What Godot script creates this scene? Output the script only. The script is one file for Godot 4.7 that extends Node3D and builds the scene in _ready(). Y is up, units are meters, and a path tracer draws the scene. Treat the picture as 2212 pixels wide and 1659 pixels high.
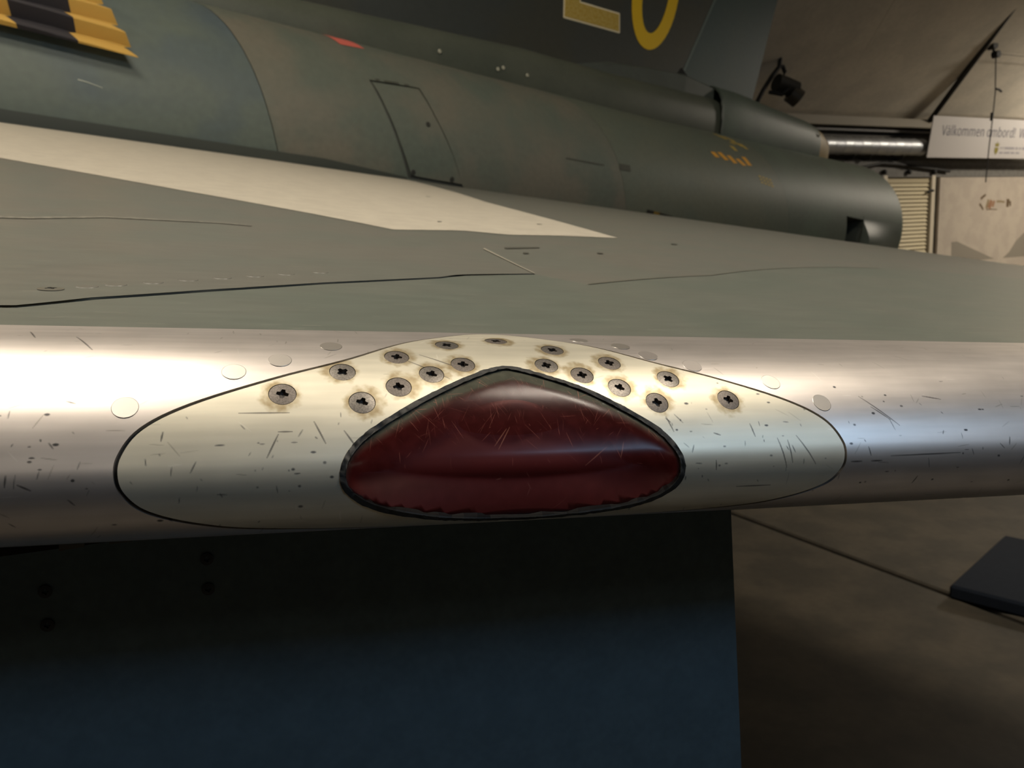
extends Node3D
# A swept wing tip of a fighter aircraft with its red port navigation light, seen from close by in a museum hall.

const AIR := Transform3D(Vector3(0.95672, -0.092, -0.27608), Vector3(0.08474, 0.99567, -0.03814), Vector3(0.2784, 0.0131, 0.96038), Vector3(-0.00079, 1.47293, -0.33673))
const HALL := Transform3D(Vector3(0.88048, 0, -0.47409), Vector3(0, 1, 0), Vector3(0.47409, 0, 0.88048), Vector3(5.176, 0, -10.748))
var aircraft: Node3D
var rng := RandomNumberGenerator.new()


func _ready() -> void:
	rng.seed = 7
	# ---- camera, air, lamps
	var cam := Camera3D.new()
	cam.name = "camera"
	cam.transform = Transform3D(Basis(Vector3(0.99897, -0.04467, 0.00788), Vector3(0.04536, 0.98379, -0.17347), Vector3(0, 0.17365, 0.98481)), Vector3(0, 1.55, 0))
	var lens := CameraAttributesPhysical.new()
	lens.frustum_focal_length = 25.316
	lens.frustum_focus_distance = 0.345
	lens.frustum_near = 0.05
	lens.frustum_far = 100.0
	lens.exposure_aperture = 22.0
	cam.attributes = lens
	add_child(cam)
	cam.current = true
	var env := Environment.new()
	env.background_mode = Environment.BG_COLOR
	env.background_color = Color(0, 0, 0)
	env.tonemap_mode = Environment.TONE_MAPPER_LINEAR
	env.tonemap_exposure = 1.15
	env.sdfgi_enabled = true
	env.ssao_enabled = true
	env.ssil_enabled = true
	var world := WorldEnvironment.new()
	world.name = "hall_air"
	world.environment = env
	add_child(world)
	var warm := Color(1.0, 0.95, 0.875)
	var lamps := [  # first two cause the tip highlights; the others are added fill light
		["small warm hall lamp hanging low above the left end of the wing tip", Vector3(-0.62, 3.1, -0.34), 0.0, Vector2(0.75, 0.34), 1.5],
		["warm hall lamp hanging high above the rear end of the wing tip", Vector3(1.85, 5.2, -0.75), 0.0, Vector2(1.0, 0.45), 9.5],
		["added warm fill lamp hanging before the far wall right of the tail", HALL * Vector3(2.4, 3.9, 3.2), 28.0, Vector2(1.2, 0.6), 26.0],
		["added warm fill lamp hanging high above the front of the wing", Vector3(-1.3, 5.2, -1.3), 28.0, Vector2(1.4, 0.7), 6.0],
		["added warm fill lamp hanging above the fuselage before the fin", Vector3(-0.3, 6.2, -4.3), 28.0, Vector2(1.4, 0.7), 12.0],
		["added warm fill lamp hanging far to the left before the wing", Vector3(-4.2, 4.8, -1.2), 28.0, Vector2(1.2, 0.6), 8.0],
		["added warm fill lamp hanging above the tail before the far wall", HALL * Vector3(-3.2, 4.6, 2.2), 28.0, Vector2(1.2, 0.6), 34.0],
		["added warm fill lamp hanging beyond the fin on the far side of the fuselage", Vector3(-1.5, 5.2, -7.5), 28.0, Vector2(1.2, 0.6), 36.0],
		["added warm fill lamp hanging high behind the viewer on the left", HALL * Vector3(-12.0, 6.2, 12.5), 28.0, Vector2(1.6, 0.8), 1.2],
		["added warm fill lamp hanging high behind the viewer on the right", HALL * Vector3(-3.0, 6.2, 13.5), 28.0, Vector2(1.6, 0.8), 1.2]]
	for q in lamps:
		hall_or_fill_lamp("hall_or_fill_lamp", q[0], q[1], Vector3(-90, q[2], 0), q[3], warm, q[4])
	hall_or_fill_lamp("fill_uplighter", "uplighter added to brighten the ceiling cloth right of the white board", HALL * Vector3(3.6, 2.5, 1.6), Vector3(78, 28, 0), Vector2(0.8, 0.4), warm, 7.0)  # unseen lamp added to brighten the ceiling
	hall_or_fill_lamp("cool_strip_lamp", "bluish white strip lamp hanging behind the viewer", Vector3(2.9, 3.95, 1.6), Vector3(-42, 50, 0), Vector2(1.7, 0.07), Color(0.68, 0.84, 1.0), 2.9)

	build_hall()
	build_aircraft()
	build_far_things()
	build_cover()


# ------------------------------------------------------------------ helpers
func tag(o: Node, label: String, category: String, group := "") -> void:
	o.set_meta("label", label)
	o.set_meta("category", category)
	if group:
		o.set_meta("group", group)


func thing(called: String, label: String, category: String, at := Transform3D(), group := "") -> Node3D:
	var o := Node3D.new()
	o.name = called
	o.transform = at
	add_child(o, true)
	tag(o, label, category, group)
	return o


func put(called: String, mesh: Mesh, mat: Material, parent: Node, at := Transform3D(), label := "") -> MeshInstance3D:
	var o := MeshInstance3D.new()
	o.name = called
	o.mesh = mesh
	o.material_override = mat
	o.transform = at
	if label:
		o.set_meta("label", label)
	parent.add_child(o, true)
	return o


func structure(called: String, mesh: Mesh, mat: Material, at := HALL) -> MeshInstance3D:
	var o := put(called, mesh, mat, self, at)
	o.set_meta("kind", "structure")
	return o


func paint(c: Color, rough := 0.6, metal := 0.0, spec := 0.5) -> StandardMaterial3D:
	var m := StandardMaterial3D.new()
	m.albedo_color = c
	m.roughness = rough
	m.metallic = metal
	m.metallic_specular = spec
	return m


func noise_image(w: int, h: int, freq: float, octaves: int, seed_: int, stretch := 1.0) -> Image:
	var n := FastNoiseLite.new()
	n.seed = seed_
	n.frequency = freq
	n.fractal_octaves = octaves
	n.noise_type = FastNoiseLite.TYPE_SIMPLEX_SMOOTH
	var im := n.get_seamless_image(int(w / stretch), h, false, false, 0.15)
	if stretch != 1.0:
		im.resize(w, h, Image.INTERPOLATE_CUBIC)
	return im


# a patchy worn paint: two tones from a coarse noise, grain from a fine one
func worn_texture(a: Color, b: Color, freq: float, grain: float, seed_: int, size := 512, stretch := 1.0, soft := 0.25) -> ImageTexture:
	var coarse := noise_image(size, size, freq, 4, seed_)
	var fine := noise_image(size, size, 0.09, 3, seed_ + 50, stretch)
	var im := Image.create(size, size, false, Image.FORMAT_RGB8)
	for y in size:
		for x in size:
			var t := smoothstep(0.5 - soft, 0.5 + soft, coarse.get_pixel(x, y).r)
			var g := 1.0 + grain * (fine.get_pixel(x, y).r - 0.5) * 2.0
			var c := a.lerp(b, t)
			im.set_pixel(x, y, Color(c.r * g, c.g * g, c.b * g))
	return ImageTexture.create_from_image(im)


func worn(a: Color, b: Color, freq: float, grain: float, seed_: int, scale: float, rough := 0.5, metal := 0.0, stretch := 1.0, world_axes := false) -> StandardMaterial3D:
	var m := paint(Color.WHITE, rough, metal)
	m.albedo_texture = worn_texture(a, b, freq, grain, seed_, 512, stretch)
	m.uv1_triplanar = true
	m.uv1_world_triplanar = world_axes
	m.uv1_scale = Vector3.ONE * scale
	return m


func mesh_of(v: PackedVector3Array, n: PackedVector3Array, uv := PackedVector2Array()) -> ArrayMesh:
	var a := []
	a.resize(Mesh.ARRAY_MAX)
	a[Mesh.ARRAY_VERTEX] = v
	a[Mesh.ARRAY_NORMAL] = n
	if uv.size() == v.size():
		a[Mesh.ARRAY_TEX_UV] = uv
	var m := ArrayMesh.new()
	m.add_surface_from_arrays(Mesh.PRIMITIVE_TRIANGLES, a)
	return m


class Shell:
	var v := PackedVector3Array()
	var n := PackedVector3Array()
	var uv := PackedVector2Array()

	func tri(a: Vector3, b: Vector3, c: Vector3, na: Vector3, nb: Vector3, nc: Vector3, ua := Vector2(), ub := Vector2(), uc := Vector2()) -> void:
		if (b - a).cross(c - a).dot(na + nb + nc) > 0.0:
			v.append_array([a, c, b])
			n.append_array([na, nc, nb])
			uv.append_array([ua, uc, ub])
		else:
			v.append_array([a, b, c])
			n.append_array([na, nb, nc])
			uv.append_array([ua, ub, uc])

	func quad(a: Vector3, b: Vector3, c: Vector3, d: Vector3, nn: Vector3) -> void:
		tri(a, b, c, nn, nn, nn)
		tri(a, c, d, nn, nn, nn)


# position and outward normal of a mapped point; "side" turns the normal
func at_map(f: Callable, p: Vector2, side: float, h: float, off := 0.0) -> Array:
	var o: Vector3 = f.call(p)
	var dx: Vector3 = f.call(p + Vector2(h, 0)) - f.call(p - Vector2(h, 0))
	var dy: Vector3 = f.call(p + Vector2(0, h)) - f.call(p - Vector2(0, h))
	var n := dx.cross(dy).normalized() * side
	return [o + n * off, n]


# a curved sheet: the part of a parameter rectangle that lies inside "inc" and outside all "exc", laid on the map f
func sheet(s: Shell, f: Callable, side: float, h: float, xs: Array, ys: Array, inc: Array, exc: Array, off := 0.0, uvf = null) -> void:
	var boxes := []
	for e in exc:
		boxes.append(bounds(e))
	var cache := {}
	for i in xs.size() - 1:
		for j in ys.size() - 1:
			var r := Rect2(xs[i], ys[j], xs[i + 1] - xs[i], ys[j + 1] - ys[j])
			var cell := PackedVector2Array([r.position, Vector2(r.end.x, r.position.y), r.end, Vector2(r.position.x, r.end.y)])
			var polys: Array = [cell]
			for q in inc:
				var next := []
				for p in polys:
					for k in Geometry2D.intersect_polygons(p, q):
						if not Geometry2D.is_polygon_clockwise(k):
							next.append(k)
				polys = next
			for k in exc.size():
				if not polys.is_empty() and boxes[k].intersects(r):
					var next := []
					for p in polys:
						for q in Geometry2D.clip_polygons(p, exc[k]):
							if not Geometry2D.is_polygon_clockwise(q):
								next.append(q)
					polys = next
			for p in polys:
				var tris: PackedInt32Array
				if p.size() == 4 and p == cell:
					tris = PackedInt32Array([0, 1, 2, 0, 2, 3])
				else:
					tris = Geometry2D.triangulate_polygon(p)
				var got := []
				for q in p:
					var key := Vector2(q)
					if not cache.has(key):
						cache[key] = at_map(f, q, side, h, off)
					got.append(cache[key])
				for t in range(0, tris.size(), 3):
					var a: Array = got[tris[t]]
					var b: Array = got[tris[t + 1]]
					var c: Array = got[tris[t + 2]]
					if uvf != null:
						s.tri(a[0], b[0], c[0], a[1], b[1], c[1], uvf.call(p[tris[t]]), uvf.call(p[tris[t + 1]]), uvf.call(p[tris[t + 2]]))
					else:
						s.tri(a[0], b[0], c[0], a[1], b[1], c[1], p[tris[t]], p[tris[t + 1]], p[tris[t + 2]])


func bounds(p: PackedVector2Array) -> Rect2:
	var r := Rect2(p[0], Vector2.ZERO)
	for q in p:
		r = r.expand(q)
	return r


# the edge of a sheet: a strip round "poly" from offset d0 to offset d1
func edge(s: Shell, f: Callable, side: float, h: float, poly: PackedVector2Array, d0: float, d1: float, inward: bool, uvf = null) -> void:
	var mid := Vector2.ZERO
	for q in poly:
		mid += q / poly.size()
	var m0: Vector3 = f.call(mid)
	for i in poly.size():
		var a := at_map(f, poly[i], side, h)
		var b := at_map(f, poly[(i + 1) % poly.size()], side, h)
		var n: Vector3 = (b[0] - a[0]).cross(a[1]).normalized()
		if (n.dot(a[0] - m0) > 0.0) == inward:
			n = -n
		var p0: Vector3 = a[0] + a[1] * d0
		var p1: Vector3 = b[0] + b[1] * d0
		var p2: Vector3 = b[0] + b[1] * d1
		var p3: Vector3 = a[0] + a[1] * d1
		var ua := Vector2.ZERO
		var ub := Vector2.ZERO
		if uvf != null:
			ua = uvf.call(poly[i])
			ub = uvf.call(poly[(i + 1) % poly.size()])
		s.tri(p0, p1, p2, n, n, n, ua, ub, ub)
		s.tri(p0, p2, p3, n, n, n, ua, ub, ua)


func steps(a: float, b: float, n: int) -> Array:
	var out := []
	for i in n + 1:
		out.append(lerpf(a, b, float(i) / n))
	return out


# closed Catmull-Rom curve through control points, counter-clockwise
func smooth(pts: Array, per: int) -> PackedVector2Array:
	var out := PackedVector2Array()
	var k := pts.size()
	for i in k:
		for j in per:
			var p: Vector2 = pts[i]
			out.append(p.cubic_interpolate(pts[(i + 1) % k], pts[(i + k - 1) % k], pts[(i + 2) % k], float(j) / per))
	if Geometry2D.is_polygon_clockwise(out):
		out.reverse()
	return out


func circle(c: Vector2, r: float, n := 24) -> PackedVector2Array:
	var out := PackedVector2Array()
	for i in n:
		out.append(c + Vector2.from_angle(TAU * i / n) * r)
	return out


func ccw(p: Array) -> PackedVector2Array:
	var out := PackedVector2Array(p)
	if Geometry2D.is_polygon_clockwise(out):
		out.reverse()
	return out


func finer(p: PackedVector2Array, n: int) -> PackedVector2Array:
	var out := PackedVector2Array()
	for i in p.size():
		for j in n:
			out.append(p[i].lerp(p[(i + 1) % p.size()], float(j) / n))
	return out


# a narrow band along an open line, as a polygon in parameter space
func band(line: Array, w0: float, w1: float, squash := Vector2.ONE) -> PackedVector2Array:
	var up := []
	var down := []
	for i in line.size():
		var a: Vector2 = line[maxi(i - 1, 0)]
		var b: Vector2 = line[mini(i + 1, line.size() - 1)]
		var d := ((b - a) / squash).normalized()
		var w := lerpf(w0, w1, float(i) / (line.size() - 1)) / 2.0
		var n := Vector2(-d.y, d.x) * squash * w
		up.append(line[i] + n)
		down.append(line[i] - n)
	down.reverse()
	return ccw(up + down)


# box with chamfered edges
func box(size: Vector3, c := 0.004) -> ArrayMesh:
	var s := Shell.new()
	add_box(s, Transform3D(), size, c)
	return mesh_of(s.v, s.n)


func add_box(s: Shell, t: Transform3D, size: Vector3, c := 0.004) -> void:
	var h := size / 2.0
	c = minf(c, 0.4 * minf(h.x, minf(h.y, h.z)))
	var face := func(a: Vector3, b: Vector3, d: Vector3, e: Vector3, n: Vector3) -> void:
		s.quad(t * a, t * b, t * d, t * e, (t.basis * n).normalized())
	for ax in 3:
		var bx := (ax + 1) % 3
		var cx := (ax + 2) % 3
		for sg in [-1.0, 1.0]:
			var q := []
			for k in [[-1, -1], [1, -1], [1, 1], [-1, 1]]:
				var p := Vector3()
				p[ax] = sg * h[ax]
				p[bx] = k[0] * (h[bx] - c)
				p[cx] = k[1] * (h[cx] - c)
				q.append(p)
			var n := Vector3()
			n[ax] = sg
			face.call(q[0], q[1], q[2], q[3], n)
			for sh in [-1.0, 1.0]:
				var e := []
				for k in [-1, 1]:
					var p := Vector3()
					p[ax] = sg * h[ax]
					p[bx] = sh * (h[bx] - c)
					p[cx] = k * (h[cx] - c)
					e.append(p)
				for k in [1, -1]:
					var p := Vector3()
					p[ax] = sg * (h[ax] - c)
					p[bx] = sh * h[bx]
					p[cx] = k * (h[cx] - c)
					e.append(p)
				var m := Vector3()
				m[ax] = sg
				m[bx] = sh
				face.call(e[0], e[1], e[2], e[3], m.normalized())
	for sx in [-1.0, 1.0]:
		for sy in [-1.0, 1.0]:
			for sz in [-1.0, 1.0]:
				var o := Vector3(sx, sy, sz)
				var nn := (t.basis * o).normalized()
				var a := Vector3(sx * h.x, sy * (h.y - c), sz * (h.z - c))
				var b := Vector3(sx * (h.x - c), sy * h.y, sz * (h.z - c))
				var d := Vector3(sx * (h.x - c), sy * (h.y - c), sz * h.z)
				s.tri(t * a, t * b, t * d, nn, nn, nn)


# a round bar through points
func tube(pts: Array, r: float, sides := 10) -> ArrayMesh:
	var s := Shell.new()
	add_tube(s, pts, r, sides)
	return mesh_of(s.v, s.n)


func add_tube(s: Shell, pts: Array, r: float, sides := 10) -> void:
	var rings := []
	for i in pts.size():
		var d: Vector3 = (pts[mini(i + 1, pts.size() - 1)] - pts[maxi(i - 1, 0)]).normalized()
		var a := d.cross(Vector3.UP if absf(d.y) < 0.9 else Vector3.RIGHT).normalized()
		var b := d.cross(a)
		var ring := []
		for k in sides:
			ring.append(a * cos(TAU * k / sides) + b * sin(TAU * k / sides))
		rings.append(ring)
	for i in pts.size() - 1:
		for k in sides:
			var k2 := (k + 1) % sides
			var na: Vector3 = rings[i][k]
			var nb: Vector3 = rings[i][k2]
			var nc: Vector3 = rings[i + 1][k2]
			var nd: Vector3 = rings[i + 1][k]
			s.tri(pts[i] + na * r, pts[i] + nb * r, pts[i + 1] + nc * r, na, nb, nc)
			s.tri(pts[i] + na * r, pts[i + 1] + nc * r, pts[i + 1] + nd * r, na, nc, nd)
	for e in [0, pts.size() - 1]:
		var d: Vector3 = (pts[0] - pts[1]).normalized() if e == 0 else (pts[e] - pts[e - 1]).normalized()
		for k in sides:
			s.tri(pts[e], pts[e] + rings[e][k] * r, pts[e] + rings[e][(k + 1) % sides] * r, d, d, d)


# closed rings of points joined into a skin, ends capped
func loft(rings: Array, cap := true) -> ArrayMesh:
	var s := Shell.new()
	var mids := []
	for r in rings:
		var m := Vector3.ZERO
		for p in r:
			m += p / r.size()
		mids.append(m)
	var k: int = rings[0].size()
	var nrm := []
	for i in rings.size():
		var row := []
		for j in k:
			var along: Vector3 = rings[mini(i + 1, rings.size() - 1)][j] - rings[maxi(i - 1, 0)][j]
			var round_: Vector3 = rings[i][(j + 1) % k] - rings[i][(j + k - 1) % k]
			var n := along.cross(round_).normalized()
			row.append(n if n.dot(rings[i][j] - mids[i]) >= 0 else -n)
		nrm.append(row)
	for i in rings.size() - 1:
		for j in k:
			var j2 := (j + 1) % k
			s.tri(rings[i][j], rings[i][j2], rings[i + 1][j2], nrm[i][j], nrm[i][j2], nrm[i + 1][j2])
			s.tri(rings[i][j], rings[i + 1][j2], rings[i + 1][j], nrm[i][j], nrm[i + 1][j2], nrm[i + 1][j])
	if cap:
		for e in [0, rings.size() - 1]:
			var d: Vector3 = (mids[0] - mids[1]).normalized() if e == 0 else (mids[e] - mids[e - 1]).normalized()
			for j in k:
				s.tri(mids[e], rings[e][j], rings[e][(j + 1) % k], d, d, d)
	return mesh_of(s.v, s.n)


# a flat outline given thickness; x, y of the outline along bx, by
func plate(poly: PackedVector2Array, o: Vector3, bx: Vector3, by: Vector3, thick: float) -> ArrayMesh:
	var s := Shell.new()
	add_plate(s, poly, o, bx, by, thick)
	return mesh_of(s.v, s.n)


func add_plate(s: Shell, poly: PackedVector2Array, o: Vector3, bx: Vector3, by: Vector3, thick: float) -> void:
	var n := bx.cross(by).normalized()
	var t := Geometry2D.triangulate_polygon(poly)
	var p := []
	for q in poly:
		p.append(o + bx * q.x + by * q.y)
	for i in range(0, t.size(), 3):
		s.tri(p[t[i]] + n * thick, p[t[i + 1]] + n * thick, p[t[i + 2]] + n * thick, n, n, n)
		s.tri(p[t[i]], p[t[i + 1]], p[t[i + 2]], -n, -n, -n)
	var turn := -1.0 if Geometry2D.is_polygon_clockwise(poly) else 1.0
	for i in p.size():
		var a: Vector3 = p[i]
		var b: Vector3 = p[(i + 1) % p.size()]
		var m := (b - a).cross(n).normalized() * turn
		s.quad(a, b, b + n * thick, a + n * thick, m)


func draw_stroke(im: Image, a: Vector2, b: Vector2, w: float, c: Color, strength: float) -> void:
	var len_ := a.distance_to(b)
	var n := int(len_ * 1.5) + 1
	for i in n + 1:
		var p := a.lerp(b, float(i) / n)
		var r := w * (0.5 + 0.5 * sin(PI * i / n))
		for y in range(int(floor(p.y - r)), int(ceil(p.y + r)) + 1):
			for x in range(int(floor(p.x - r)), int(ceil(p.x + r)) + 1):
				if x < 0 or y < 0 or x >= im.get_width() or y >= im.get_height():
					continue
				var d := Vector2(x, y).distance_to(p)
				var k := clampf(r + 0.5 - d, 0.0, 1.0) * strength
				if k > 0.0:
					var o := im.get_pixel(x, y)
					var m := o.lerp(c, k)
					m.a = o.a
					im.set_pixel(x, y, m)


# ------------------------------------------------------------------ lamps
func hall_or_fill_lamp(called: String, label: String, at: Vector3, turn: Vector3, size: Vector2, c: Color, energy: float) -> void:
	var o := thing(called, label, "lamp", Transform3D(Basis.from_euler(turn * PI / 180.0), at))
	var s := Shell.new()
	add_box(s, Transform3D(Basis(), Vector3(0, 0, 0.07)), Vector3(size.x + 0.06, size.y + 0.06, 0.02), 0.004)
	for k in [-1, 1]:
		add_box(s, Transform3D(Basis(), Vector3(k * (size.x / 2 + 0.02), 0, 0.03)), Vector3(0.02, size.y + 0.06, 0.08), 0.004)
		add_box(s, Transform3D(Basis(), Vector3(0, k * (size.y / 2 + 0.02), 0.03)), Vector3(size.x + 0.06, 0.02, 0.08), 0.004)
	put("housing", mesh_of(s.v, s.n), paint(Color(0.5, 0.5, 0.48), 0.5), o)
	var glow := paint(Color(0.9, 0.9, 0.88), 0.5)
	glow.emission_enabled = true
	glow.emission = c
	glow.emission_energy_multiplier = 0.6
	put("diffuser", box(Vector3(size.x, size.y, 0.008), 0.002), glow, o, Transform3D(Basis(), Vector3(0, 0, 0.02)))
	var up: Vector3 = o.transform.basis.inverse() * Vector3.UP
	for k in [-1, 1]:
		var foot := Vector3(k * size.x * 0.4, 0, 0.08)
		put("hanger", tube([foot, foot + up * 1.6], 0.006, 6), paint(Color(0.3, 0.3, 0.3), 0.5), o)
	var l := AreaLight3D.new()
	l.name = "light"
	l.area_size = size
	l.area_normalize_energy = true
	l.light_color = c
	l.light_energy = energy
	l.area_range = 40.0
	l.shadow_enabled = true
	o.add_child(l)


# ------------------------------------------------------------------ the hall
func build_hall() -> void:
	var cloth := worn(Color(0.78, 0.75, 0.69), Color(0.82, 0.785, 0.72), 0.01, 0.03, 11, 0.3, 0.9)
	var wallm := worn(Color(0.33, 0.32, 0.30), Color(0.37, 0.36, 0.33), 0.01, 0.03, 12, 0.4, 0.85)
	structure("wall_far", box(Vector3(30, 3.1, 0.2), 0.01), wallm, HALL * Transform3D(Basis(), Vector3(-5, 1.55, -0.12)))
	structure("wall_rear", box(Vector3(30, 3.1, 0.2), 0.01), wallm, HALL * Transform3D(Basis(), Vector3(-5, 1.55, 22.1)))
	for k in [0, 1]:
		var g := PackedVector2Array([Vector2(-0.2, 0), Vector2(22.2, 0), Vector2(22.2, 2.95), Vector2(11, 9.4), Vector2(-0.2, 2.95)])
		structure(["wall_left", "wall_right"][k], plate(g, Vector3(-19.9 if k == 0 else 9.9, 0, 0), Vector3(0, 0, 1), Vector3.UP, 0.2), wallm)
	for k in [0, 1]:
		var roof := Basis(Vector3.RIGHT, -PI / 6 if k == 0 else PI / 6)
		var c := Vector3(-5, 2.85 + 5.6 * 0.577, 5.6 if k == 0 else 16.4)
		structure("ceiling", box(Vector3(30, 0.12, 13.3), 0.01), cloth, HALL * Transform3D(roof, c + Vector3(0, 0.07, 0)))
	# raised welts of the ceiling cloth
	for q in [[Vector3(-1.47, 2.875, 0.02), Vector3(-2.8, 4.295, 2.49)], [Vector3(-5.4, 2.875, 0.02), Vector3(-6.73, 4.295, 2.49)], [Vector3(2.5, 2.875, 0.02), Vector3(1.17, 4.295, 2.49)]]:
		structure("trim_1", tube(q, 0.012, 6), paint(Color(0.68, 0.64, 0.57), 0.9))
	# concrete floor in two slabs with an open joint
	var concrete := worn(Color(0.275, 0.25, 0.205), Color(0.335, 0.30, 0.245), 0.012, 0.06, 13, 0.45, 0.7)
	var f := Node3D.new()
	f.name = "floor"
	f.transform = HALL
	f.set_meta("kind", "structure")
	add_child(f, true)
	put("slab", box(Vector3(13.45, 0.2, 22.6), 0.008), concrete, f, Transform3D(Basis(), Vector3(-13.29, -0.1, 11)))
	put("slab", box(Vector3(16.6, 0.2, 22.6), 0.008), concrete, f, Transform3D(Basis(), Vector3(1.77, -0.1, 11)))
	put("joint_filler", box(Vector3(0.03, 0.15, 22.6), 0.001), paint(Color(0.12, 0.11, 0.09), 0.9), f, Transform3D(Basis(), Vector3(-6.548, -0.092, 11)))


# ------------------------------------------------------------------ the aircraft
const R0 := 0.0225
const R1 := 0.024
const R2 := 0.0748
const ZN := 0.026
const UN := -0.0176
var T1 := deg_to_rad(28.0)
var T2 := deg_to_rad(83.157)
var T0 := deg_to_rad(-88.0)


# section of the wing tip: arc length s (mm, 0 where the nose points outward, positive upward) -> (z, u)
func section(s: float) -> Vector2:
	s *= 0.001
	if s < R0 * T0:
		var d := R0 * T0 - s
		return Vector2(ZN - R0 * (1 - cos(T0)) - d * cos(0.035), UN + R0 * sin(T0) - d * sin(0.035))
	if s < 0:
		return Vector2(ZN - R0 * (1 - cos(s / R0)), UN + R0 * sin(s / R0))
	if s < R1 * T1:
		return Vector2(ZN - R1 * (1 - cos(s / R1)), UN + R1 * sin(s / R1))
	var z1 := ZN - R1 * (1 - cos(T1))
	var u1 := UN + R1 * sin(T1)
	var t := minf(T1 + (s - R1 * T1) / R2, T2)
	var z := z1 - R2 * (cos(T1) - cos(t))
	var u := u1 + R2 * (sin(t) - sin(T1))
	var d := maxf(0.0, s - R1 * T1 - R2 * (T2 - T1))
	return Vector2(z - d * sin(T2), u + d * cos(T2))


func tip(p: Vector2) -> Vector3:
	var q := section(p.y)
	return Vector3(p.x * 0.001, q.y, q.x)


func row(k: float, ks: Array, vs: Array) -> Variant:
	for i in ks.size() - 1:
		if k <= ks[i + 1] or i == ks.size() - 2:
			return lerp(vs[i], vs[i + 1], (k - ks[i]) / (ks[i + 1] - ks[i]))
	return vs[0]


# upper side of the wing: k runs from nose to trailing edge, w from the tip (0) to the fuselage or trailing edge (1)
func wing(p: Vector2) -> Vector3:
	var ks := [-1.0, 0.0, 1.0, 2.0, 3.0]
	var pe: float = row(p.x, ks, [-1.2, -0.2, -0.012, 0.335, 2.43])
	var q: Vector3 = row(p.x, ks, [Vector3(-3.262, 0.542, -2.256), Vector3(-1.0443, 0.5423, -3.1739), Vector3(0.8784, 0.4991, -3.9235), Vector3(1.8658, 0.1384, -1.4099), Vector3(2.43, 0.05, -0.2)])
	var a := Vector3(pe, 0.035945, -0.06)
	var d := q - a
	var t := d
	t.y = 0.12 * absf(d.z)
	var v := p.y * absf(p.y)
	return a * (2 * v * v * v - 3 * v * v + 1) + t * (v * v * v - 2 * v * v + v) + q * (3 * v * v - 2 * v * v * v) + d * (v * v * v - v * v)


const FA := Vector3(0.9239, 0, -0.3827)
const NP := Vector3(0.3827, 0, 0.9239)
const FO := Vector3(-1.2816, 0.6, -3.7467)


func girth(a: float) -> float:
	return 0.62 + 0.018 * maxf(0.0, 4.0 - a)


# skin of the fuselage: a metres aft, t angle up from the port side
func hull(p: Vector2) -> Vector3:
	var r := girth(p.x)
	return FO + FA * p.x + Vector3(0, r * sin(p.y), 0) + NP * r * cos(p.y)


# a point over the keel line: a metres aft, u up, lateral to port
func keel(a: float, u: float, lat := 0.0) -> Vector3:
	return Vector3(FO.x, 0, FO.z) + FA * a + Vector3(0, u, 0) + NP * lat


func build_aircraft() -> void:
	aircraft = thing("fighter_aircraft", "olive grey fighter aircraft with bare metal wing tip, red tip light and yellow fin number", "aircraft", AIR)
	build_tip()
	build_light()
	build_wing()
	build_fuselage()


var panel_line: PackedVector2Array
var seal_line: PackedVector2Array


func panel_outline() -> PackedVector2Array:
	var half := [Vector2(0, 98), Vector2(15, 94.5), Vector2(40, 79), Vector2(67, 60.5), Vector2(97, 47.2), Vector2(127.5, 33.8), Vector2(143, 24), Vector2(149.5, 14), Vector2(150.3, 6), Vector2(147.5, -0.5), Vector2(140, -7), Vector2(123.5, -13.5), Vector2(102, -18.5), Vector2(60, -23), Vector2(0, -25.5)]
	var all := half.duplicate()
	for i in range(half.size() - 2, 0, -1):
		all.append(Vector2(-half[i].x + 0.5, half[i].y))
	return smooth(all, 6)


func lens_outline() -> PackedVector2Array:
	return smooth([Vector2(-2, 54.9), Vector2(5, 53), Vector2(12, 50), Vector2(28.5, 42), Vector2(45, 31.2), Vector2(59, 20.8), Vector2(66, 12.3), Vector2(69, 5), Vector2(67.5, -2.5), Vector2(60, -9.5), Vector2(47, -15), Vector2(25, -19.5), Vector2(-2, -21), Vector2(-30, -18.5), Vector2(-53, -12.5), Vector2(-65, -7.2), Vector2(-72, -1.2), Vector2(-73.6, 5.8), Vector2(-70.4, 13.6), Vector2(-62.2, 21.8), Vector2(-47, 31.9), Vector2(-30.8, 41.7), Vector2(-15.8, 49.9), Vector2(-9, 53)], 5)


func tip_uv(p: Vector2) -> Vector2:
	return Vector2((p.x + 260.0) / 680.0, (115.0 - p.y) / 170.0)


var screw_spots := [Vector2(-94.2, 38.6), Vector2(-70.9, 50.9), Vector2(-47.8, 61.9), Vector2(-23.9, 74.8), Vector2(0.6, 82.4), Vector2(24, 70.3), Vector2(47.5, 58.3), Vector2(72.1, 46.9), Vector2(97.5, 34.3), Vector2(-64.4, 34.3), Vector2(-49.3, 42.2), Vector2(-34.9, 49.6), Vector2(-20.4, 56.4), Vector2(16.9, 56.1), Vector2(31.5, 49.3), Vector2(46.7, 41.5), Vector2(62, 33.1)]


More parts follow.
